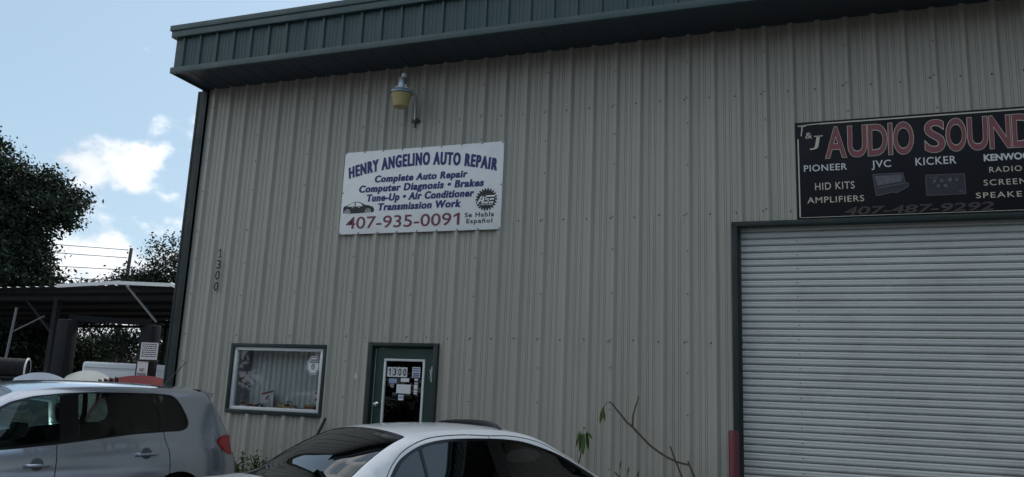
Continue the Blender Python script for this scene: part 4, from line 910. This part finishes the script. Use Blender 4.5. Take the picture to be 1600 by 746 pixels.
# ------------------------------------------------------------------ yard on the left: vehicles, carport, lift, trailer
def raised_bonnet(root, paint, wd, ln, ang, crown=.05):
    q = MB(); n, k = 12, 8; ca, sa = math.cos(ang), math.sin(ang); vs = []
    for side in (0, 1):
        for i in range(k+1):
            t = i/k
            for j in range(n+1):
                u = 2*j/n-1; wv = wd/2*(1-.10*t**2); l_ = ln*(t-.12*t*t*u*u*1.0); h = crown*(1-u*u)*.8+crown*.8*math.sin(math.pi*min(1, t*.9+.1))-.02*side
                x_, z_ = 3.52+l_*ca-h*sa, .97+l_*sa+h*ca; vs.append((x_, u*wv, z_))
    o_ = (k+1)*(n+1); fs = []
    for i in range(k):
        for j in range(n):
            a_ = i*(n+1)+j; fs += [(a_, a_+1, a_+n+2, a_+n+1), (a_+o_, a_+n+1+o_, a_+n+2+o_, a_+1+o_)]
    for j in range(n): fs += [(j, j+o_, j+1+o_, j+1), (k*(n+1)+j, k*(n+1)+j+1, k*(n+1)+j+1+o_, k*(n+1)+j+o_)]
    for i in range(k): fs += [(i*(n+1), (i+1)*(n+1), (i+1)*(n+1)+o_, i*(n+1)+o_), (i*(n+1)+n, i*(n+1)+n+o_, (i+1)*(n+1)+n+o_, (i+1)*(n+1)+n)]
    q.add(vs, fs); q.build('raised_bonnet', paint, root, smooth=True)
def yard_car(label, hx, hy, head, paint, wd, ln, ang):
    h = R(head); d = 3.75
    r = build_car('parked_car', label, (hx-d*math.cos(h), hy-d*math.sin(h), G), h, sed, paint, m_tint_dark, m_tint_dark)[0]
    raised_bonnet(r, paint, wd, ln, R(ang))
yard_car('dark red car with raised bonnet at the building corner, behind the silver SUV', -3.55, 2.90, 133, p_red, 1.42, .98, 58)
yard_car('cream car with raised bonnet between the red car and the blue grey car', -5.45, 3.15, 86, p_cream, 1.40, 1.02, 62)
yard_car('blue grey car with raised bonnet, leftmost behind the silver SUV roof', -3.95, .95, 131, p_blue, .90, .92, 60)

m_brace = mat('brace_steel', (.20, .21, .22), .6, .3, .15, 6)
cp = empty('carport', 'open metal carport with pale roof edge on dark posts left of the building', 'carport', (-11.86, 6.87, G)); cp.scale = (1.5, 1.5, 1.24)
q = MB(); y0_, y1_ = 0, 6.6; zt = 3.36; x = -8.0
cpx = []
while x < 4.6: cpx += [(x, 0), (x+.12, 0), (x+.15, .018), (x+.21, .018), (x+.24, 0)]; x += .24
for x, dz in cpx:
    lift = .10*max(0, (x+8)/12)
    q.v += [(x, y0_, zt-.05+dz+lift), (x, y1_, zt+.02+dz+lift)]
for i in range(len(cpx)-1): q.f.append([2*i, 2*i+2, 2*i+3, 2*i+1]); q.mi.append(0)
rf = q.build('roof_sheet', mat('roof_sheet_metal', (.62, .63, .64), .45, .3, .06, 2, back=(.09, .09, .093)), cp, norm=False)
q = MB()
def bar(q, a, b, w, h):
    a, b = Vector(a), Vector(b); d = (b-a).normalized(); s = d.cross(Vector((0, 0, 1))).normalized()*w/2; u = s.cross(d).normalized()*h/2
    q.add([a-s-u, a+s-u, a+s+u, a-s+u, b-s-u, b+s-u, b+s+u, b-s+u], [(0, 3, 2, 1), (4, 5, 6, 7), (0, 1, 5, 4), (1, 2, 6, 5), (2, 3, 7, 6), (3, 0, 4, 7)])
bar(q, (.72, -.03, 3.39), (2.2, -.03, 3.45), .03, .075); bar(q, (2.2, -.03, 3.44), (3.35, -.03, 3.38), .03, .075); bar(q, (3.35, -.03, 3.40), (3.62, -.10, 3.30), .03, .07); bar(q, (3.62, -.10, 3.30), (3.85, -.10, 3.33), .03, .06); bar(q, (3.95, -.03, 3.38), (4.5, -.03, 3.44), .03, .09)
q.build('edge_flashing', m_roofw, cp)
q = MB()
for y_ in (.4, 1.7, 3.0, 4.3, 5.6): q.box(-8, 4.55, y_, y_+.06, zt-.14, zt-.06)
q.build('purlin', m_post, cp)
for y_ in (.3, 6.3): MB().box(-8, 4.55, y_, y_+.09, zt-.23, zt-.145).build('beam', m_post, cp)
for x, y_ in ((-5.9, .3), (-2.6, .3), (.35, .3), (-5.9, 6.3), (-2.6, 6.3), (.35, 6.3), (3.7, 6.3), (3.35, .3)):
    MB().box(x-.05, x+.05, y_, y_+.1, 0, zt-.23).build('post', m_post, cp)
for a, b_ in (((-.45, .34, zt-.2), (.3, .34, zt-.95)), ((-3.4, .34, zt-.2), (-2.65, .34, zt-.95)), ((-1.8, .34, zt-.2), (-2.55, .34, zt-.95))):
    q = MB(); bar(q, a, b_, .05, .05); q.build('brace', m_post, cp)
q = MB(); bar(q, (2.35, -.03, 3.40), (3.0, .12, 2.62), .035, .035); q.build('brace', m_brace, cp)
q = MB(); q.tube([(-.12, -.1, 2.9), (-.18, -.12, 1.6), (-.22, -.13, 0)], .022, 8); q.build('pipe_post', m_brace, cp)
q = MB(); q.tube([(-.15, -.1, 2.35), (.25, .2, 2.75)], .014, 8); q.build('brace', m_brace, cp)

lf = empty('car_lift', 'dark two post vehicle lift with overhead beam standing before the carport', 'vehicle lift', (-5.75, 4.1, G))
for x, y_ in ((-.62, -.6), (.56, .55)):
    MB().box(x-.17, x+.17, y_-.14, y_+.14, 0, 2.95).build('column', m_liftp, lf, bevel=.02); MB().box(x-.28, x+.28, y_-.25, y_+.25, 0, .03).build('base_plate', m_liftp, lf)
q = MB(); bar(q, (-.62, -.6, 3.0), (.56, .55, 3.0), .14, .12); q.build('overhead_beam', m_liftp, lf)
q = MB(); bar(q, (-.5, -.5, .25), (-.1, .4, .25), .1, .1); bar(q, (.45, .45, .25), (.0, -.45, .25), .1, .1); q.build('lift_arm', m_liftp, lf)

# notice boards on the lift column
rzs = R(25)
nb = empty('notice_sign', 'white printed notice with dark text lines above the no parking sign', 'sign', (-4.60, 4.07, 1.97), rzs)
MB().box(-.175, .175, -.012, 0, .06, .42).build('board', m_paper, nb)
q = MB()
for i in range(7):
    x = -.145; z = .375-i*.043; q = MB()
    while x < .13: wd = random.uniform(.02, .05); q.box(x, min(.15, x+wd), -.014, -.0125, z, z+.02); x += wd+.012
    q.build('text_line', m_ink, nb)
MB().box(-.2, .2, -.02, .02, .02, .058).build('ledge', m_black, nb)
np_ = empty('no_parking_sign', 'white no parking sign with red and black lettering under the notice', 'sign', (-4.70, 4.03, 1.54), rzs)
MB().box(-.10, .115, -.012, 0, .06, .485).build('board', m_paper, np_)
q = MB(); text(q, 'NO', -.045, .06, .235, .305, -.0135, bold=.04); q.build('lettering', m_maroon, np_, norm=False)
q = MB(); text(q, 'PARKING', -.085, .10, .145, .21, -.0135, bold=.03); q.build('lettering', m_ink, np_, norm=False)

tr = empty('cargo_trailer', 'white enclosed cargo trailer parked beyond the vehicle lift', 'trailer', (-8.25, 7.15, G), R(42))
q = MB(); q.box(-1.05, .98, 0, 4.2, .45, 2.17); q.build('body', m_trailer, tr, bevel=.06, seg=3)
q = MB(); q.box(-1.06, .99, -.012, -.002, 2.02, 2.04); q.box(-1.06, .99, -.012, -.002, .6, .63); q.build('moulding', m_roofw, tr)
q = MB(); q.box(-.8, .72, -.02, -.003, .55, 1.92); q.build('rear_door', m_trailer, tr, bevel=.004)
for sx_ in (-1.08, 1.01):
    MB().lathe([(.18, -.09), (.33, -.09), (.35, -.05), (.35, .05), (.33, .09), (.18, .09)], sx_, 2.0, 24, 'x', .35).build('wheel', m_rubber, tr)
q = MB(); q.lathe([(0, 0), (.13, 0), (.12, .05), (.05, .09), (0, .095)], .55, 1.0, 18, 'z', 2.17); q.build('roof_vent', m_trailer, tr, smooth=True)
tk = empty('pickup_truck', 'white pickup truck mostly hidden behind the left carport posts', 'pickup', (-9.6, 5.9, G), R(40))
q = MB(); q.box(-.9, .95, 0, 5.2, .5, 1.12); q.build('body', m_trailer, tk, bevel=.06)
q = MB(); q.add([(-.8, 1.9, 1.12), (.85, 1.9, 1.12), (.85, 4.0, 1.12), (-.8, 4.0, 1.12), (-.66, 2.1, 1.84), (.70, 2.1, 1.84), (.70, 3.3, 1.84), (-.66, 3.3, 1.84)], [(0, 3, 2, 1), (4, 5, 6, 7), (0, 1, 5, 4), (1, 2, 6, 5), (2, 3, 7, 6), (3, 0, 4, 7)]); q.build('cab', m_trailer, tk, bevel=.05)
q = MB(); q.add([(-.70, 1.92, 1.2), (.74, 1.92, 1.2), (.62, 2.06, 1.7), (-.58, 2.06, 1.7)], [(0, 1, 2, 3)]); q.build('rear_window', m_gloss, tk, norm=False)
for sx_ in (-.9, .95):
    for y_ in (.95, 4.2): MB().lathe([(.2, -.1), (.34, -.1), (.36, 0), (.34, .1), (.2, .1)], sx_, y_, 24, 'x', .36).build('wheel', m_rubber, tk)
dr = empty('oil_drum', 'dark drum with pale rim lying on a rack behind the silver SUV', 'drum', (-6.35, 2.35, G), R(38)); 
q = MB(); q.lathe([(0, -.26), (.22, -.26), (.23, -.25), (.22, -.24), (.22, -.08), (.23, -.07), (.22, -.06), (.22, .08), (.23, .09), (.22, .10), (.22, .24), (.23, .25), (.2, .24), (0, .23)], 0, 0, 28, 'x', 1.84); dd = q.build('barrel', m_liftp, dr, smooth=True)
q = MB(); q.lathe([(.225, .235), (.238, .24), (.238, .262), (.225, .268), (.20, .262)], 0, 0, 28, 'x', 1.84, False); q.build('rim', m_alu, dd, smooth=True)
q = MB()
for x in (-.2, .2):
    for y_ in (-.2, .2): q.tube([(x, y_, 0), (x, y_*.9, 1.72)], .025, 6)
q.box(-.25, .25, -.24, .24, 1.66, 1.70); q.build('rack', m_post, dr)
for i in range(4):
    f = empty('wooden_stake', ['short black stake', 'second black stake', 'third black stake', 'tallest black stake'][i]+' in the row of four beside the cream vehicle', 'stake', (-3.72+i*.07, 2.05+i*.06, G), group='black stakes by the cream vehicle')
    MB().poly([(-.022, 0), (.022, 0), (.022, 1.70+.02*i), (-.022, 1.72+.02*i)], -.02, .02).build('stake', m_black, f)

# ------------------------------------------------------------------ trees, poles, wires
def tree(name, label, base, blobs, per, size, m, spread=.35, trunk=.3, group=None, density=1.0, cat='tree', dead=.0, fork=.45):
    root = empty(name, label, cat, base, 0, group)
    q = MB(); top = max(b[0][2] for b in blobs); forkp = Vector((0, 0, max(.3, min(b[0][2] for b in blobs)*fork)))
    q.tube([(0, 0, -.1), (0.06*trunk, 0, forkp.z*.5), forkp[:]], [trunk*1.35, trunk, trunk*.85], 10)
    cent = []
    for c, r, n in blobs:
        c = Vector(c); mid = (forkp+c)/2+Vector((random.uniform(-.4, .4), random.uniform(-.4, .4), random.uniform(.1, .6)))*min(1, r[0]*.4)
        q.tube([forkp[:], mid[:], c[:]], [trunk*.6, trunk*.35, trunk*.14], 7)
        k = int(n*density); u = rng.normal(0, 1, (k, 3)); u /= np.linalg.norm(u, axis=1)[:, None]; rad = rng.uniform(.25, 1, (k, 1))**.45
        pts = np.array(c)+u*rad*np.array(r)*(1+.09*rng.normal(0, 1, (k, 1))); cent.append(pts)
        for p_ in pts[:min(14, k)]:
            p_ = Vector(p_); q.tube([c[:], ((c+p_)/2+Vector((0, 0, .15)))[:], p_[:]], [trunk*.12, trunk*.07, trunk*.03], 5)
    q.build('trunk', m_bark, root, smooth=True)
    cent = np.vstack(cent); leaves('crown', cent, (spread, spread, spread*.75), per, size, m, root)
    return root
tree('oak_tree', 'large dense dark oak tree rising beyond the carport at far left', (-30.9, 17.4, -.95),
     [((2.6, -.2, 6.4), (2.2, 2.2, 2.0), 150), ((3.2, .6, 8.6), (1.9, 2.0, 1.5), 110), ((1.2, -1.2, 8.2), (2.4, 2.4, 2.0), 150), ((1.0, -1.6, 10.3), (2.2, 2.0, 1.3), 105), ((-1.5, -2.8, 8.6), (2.8, 2.8, 2.6), 180), ((-1, -2.4, 5.6), (2.6, 2.6, 1.8), 130), ((1.6, -.8, 4.6), (2.4, 2.2, 1.5), 120), ((-4, -4, 7), (3, 3, 3), 130), ((3.3, .7, 4.6), (1.7, 1.7, 1.7), 110), ((2.6, .2, 3.0), (2.0, 2.0, 1.3), 90), ((0, -1.8, 11.0), (2.0, 1.8, 1.0), 80)], 170, .098, m_leaf, .30, .42).scale = (1.25, 1.25, 1.25)
tree('small_oak_tree', 'airy dark tree with sky gaps between the power pole and the building corner', (-20.8, 20.6, G),
     [((.6, .8, 7.1), (1.7, 1.7, 1.4), 66), ((-.5, -.4, 5.7), (1.9, 1.7, 1.3), 62), ((1.2, 1.2, 5.2), (1.6, 1.7, 1.5), 44), ((.2, .2, 3.8), (2.2, 2.2, .9), 34), ((1.9, 1.9, 7.2), (1.3, 1.3, 1.0), 30), ((-1.7, -1.6, 5.5), (.9, .9, .45), 20), ((-2.6, -1.7, 4.9), (1.3, 1.2, .7), 26)], 110, .088, m_leaf, .30, .2)
specs = [(-33.5, 19.5, 5.6, 2.6), (-32.2, 22.6, 6.2, 2.8), (-30.6, 24.6, 5.4, 2.5), (-28.6, 26.6, 3.9, 2.3), (-26.6, 28.6, 4.2, 2.4), (-24.6, 30.4, 5.6, 2.6)]
lab_ = ['dark bushy tree at the far left end of the background row', 'tallest dark tree of the background row, behind the carport', 'dark tree right of the tallest in the background row', 'low dark tree in the background row behind the trailer', 'low dark tree in the background row behind the vehicle lift', 'dark tree at the right end of the background row by the building']
for (x, y_, h, r), lb in zip(specs, lab_):
    tree('background_tree', lb, (x, y_, G), [((0, 0, h*.72), (r, r, h*.42), 120), ((-.8, -.9, h*.36), (r*.9, r*.9, h*.3), 90), ((.9, .8, h*.4), (r*.9, r*.9, h*.32), 90)], 60, .10, m_leaf2, .38, .2, 'trees behind the carport', 1, 'tree', 0, .3)
q = MB(); xs_ = np.linspace(0, 1, 160); cs2 = [(-40+22*t+rng.normal(0, .5), 13+22*t+rng.normal(0, .5), rng.uniform(.1, 1.5)) for t in xs_ for _ in range(4)]
tag(leaves('undergrowth', cs2, (.4, .4, .35), 26, .15, m_leaf2, None), kind='stuff')
pole = empty('utility_pole', 'wooden utility pole leaning slightly right behind the carport', 'pole', (-23.75, 21.6, G))
MB().tube([(0, 0, -.1), (.08, 0, 4.5), (.2, 0, 8.35)], [.13, .105, .08], 12).build('post', m_wood, pole, smooth=True)
q = MB(); 
for z in (8.1, 7.65, 7.05, 6.5): q.lathe([(0, 0), (.03, 0), (.04, .05), (.02, .1), (0, .1)], .12, -.12, 10, 'z', z-.05)
q.build('insulator', m_post, pole)
for i, (z0, z1) in enumerate(((8.1, 8.45), (7.7, 8.0), (7.08, 7.05), (6.52, 6.6))):
    a = Vector((-23.63, 21.5, z0)); b_ = a+Vector((-22, -24.5, 0)); b_.z = z1+.5
    pts = [(a.lerp(b_, t)+Vector((0, 0, -1.6*4*t*(1-t)*.35)))[:] for t in np.linspace(0, 1, 14)]
    tag(MB().tube(pts, .018, 5).build('power_line', m_black), ['topmost', 'second highest', 'second lowest', 'lowest'][i]+' of the four dark wires running left from the utility pole', 'cable', 'wires at the utility pole')

# ------------------------------------------------------------------ unseen trees and block, added for reflections and shading
cs3 = []  # unseen treeline added behind the camera to darken what the glass reflects
for i in range(520):
    a = rng.uniform(0, 1); x = -45+100*a; cs3.append((x+rng.normal(0, 1), -34-6*math.sin(a*7)+rng.normal(0, 1.5), G+abs(rng.normal(0, 1))*1.2+rng.uniform(0, 7.5+2.5*math.sin(a*23))))
tag(leaves('added_treeline', cs3, (.8, .7, .6), 110, .32, m_leaf2, None), kind='stuff')
nbd = empty('shade_block', 'plain grey block added out of view on the right to shade the workshop wall', 'building', (16.8, -15, G))  # unseen building added to cut the light reaching the ribs from the right
MB().box(0, 14, -18, 8.5, 0, 10.6).build('wall', mat('shade_block_wall', (.16, .155, .145), .7, 0, .1, 1), nbd)
MB().box(-.2, 14.2, -18.2, 8.7, 10.6, 10.8).build('roof', m_roofw, nbd, bevel=.03)
MB().box(-.03, 0, -6, -2, 0, 4).build('door', m_trim, nbd)
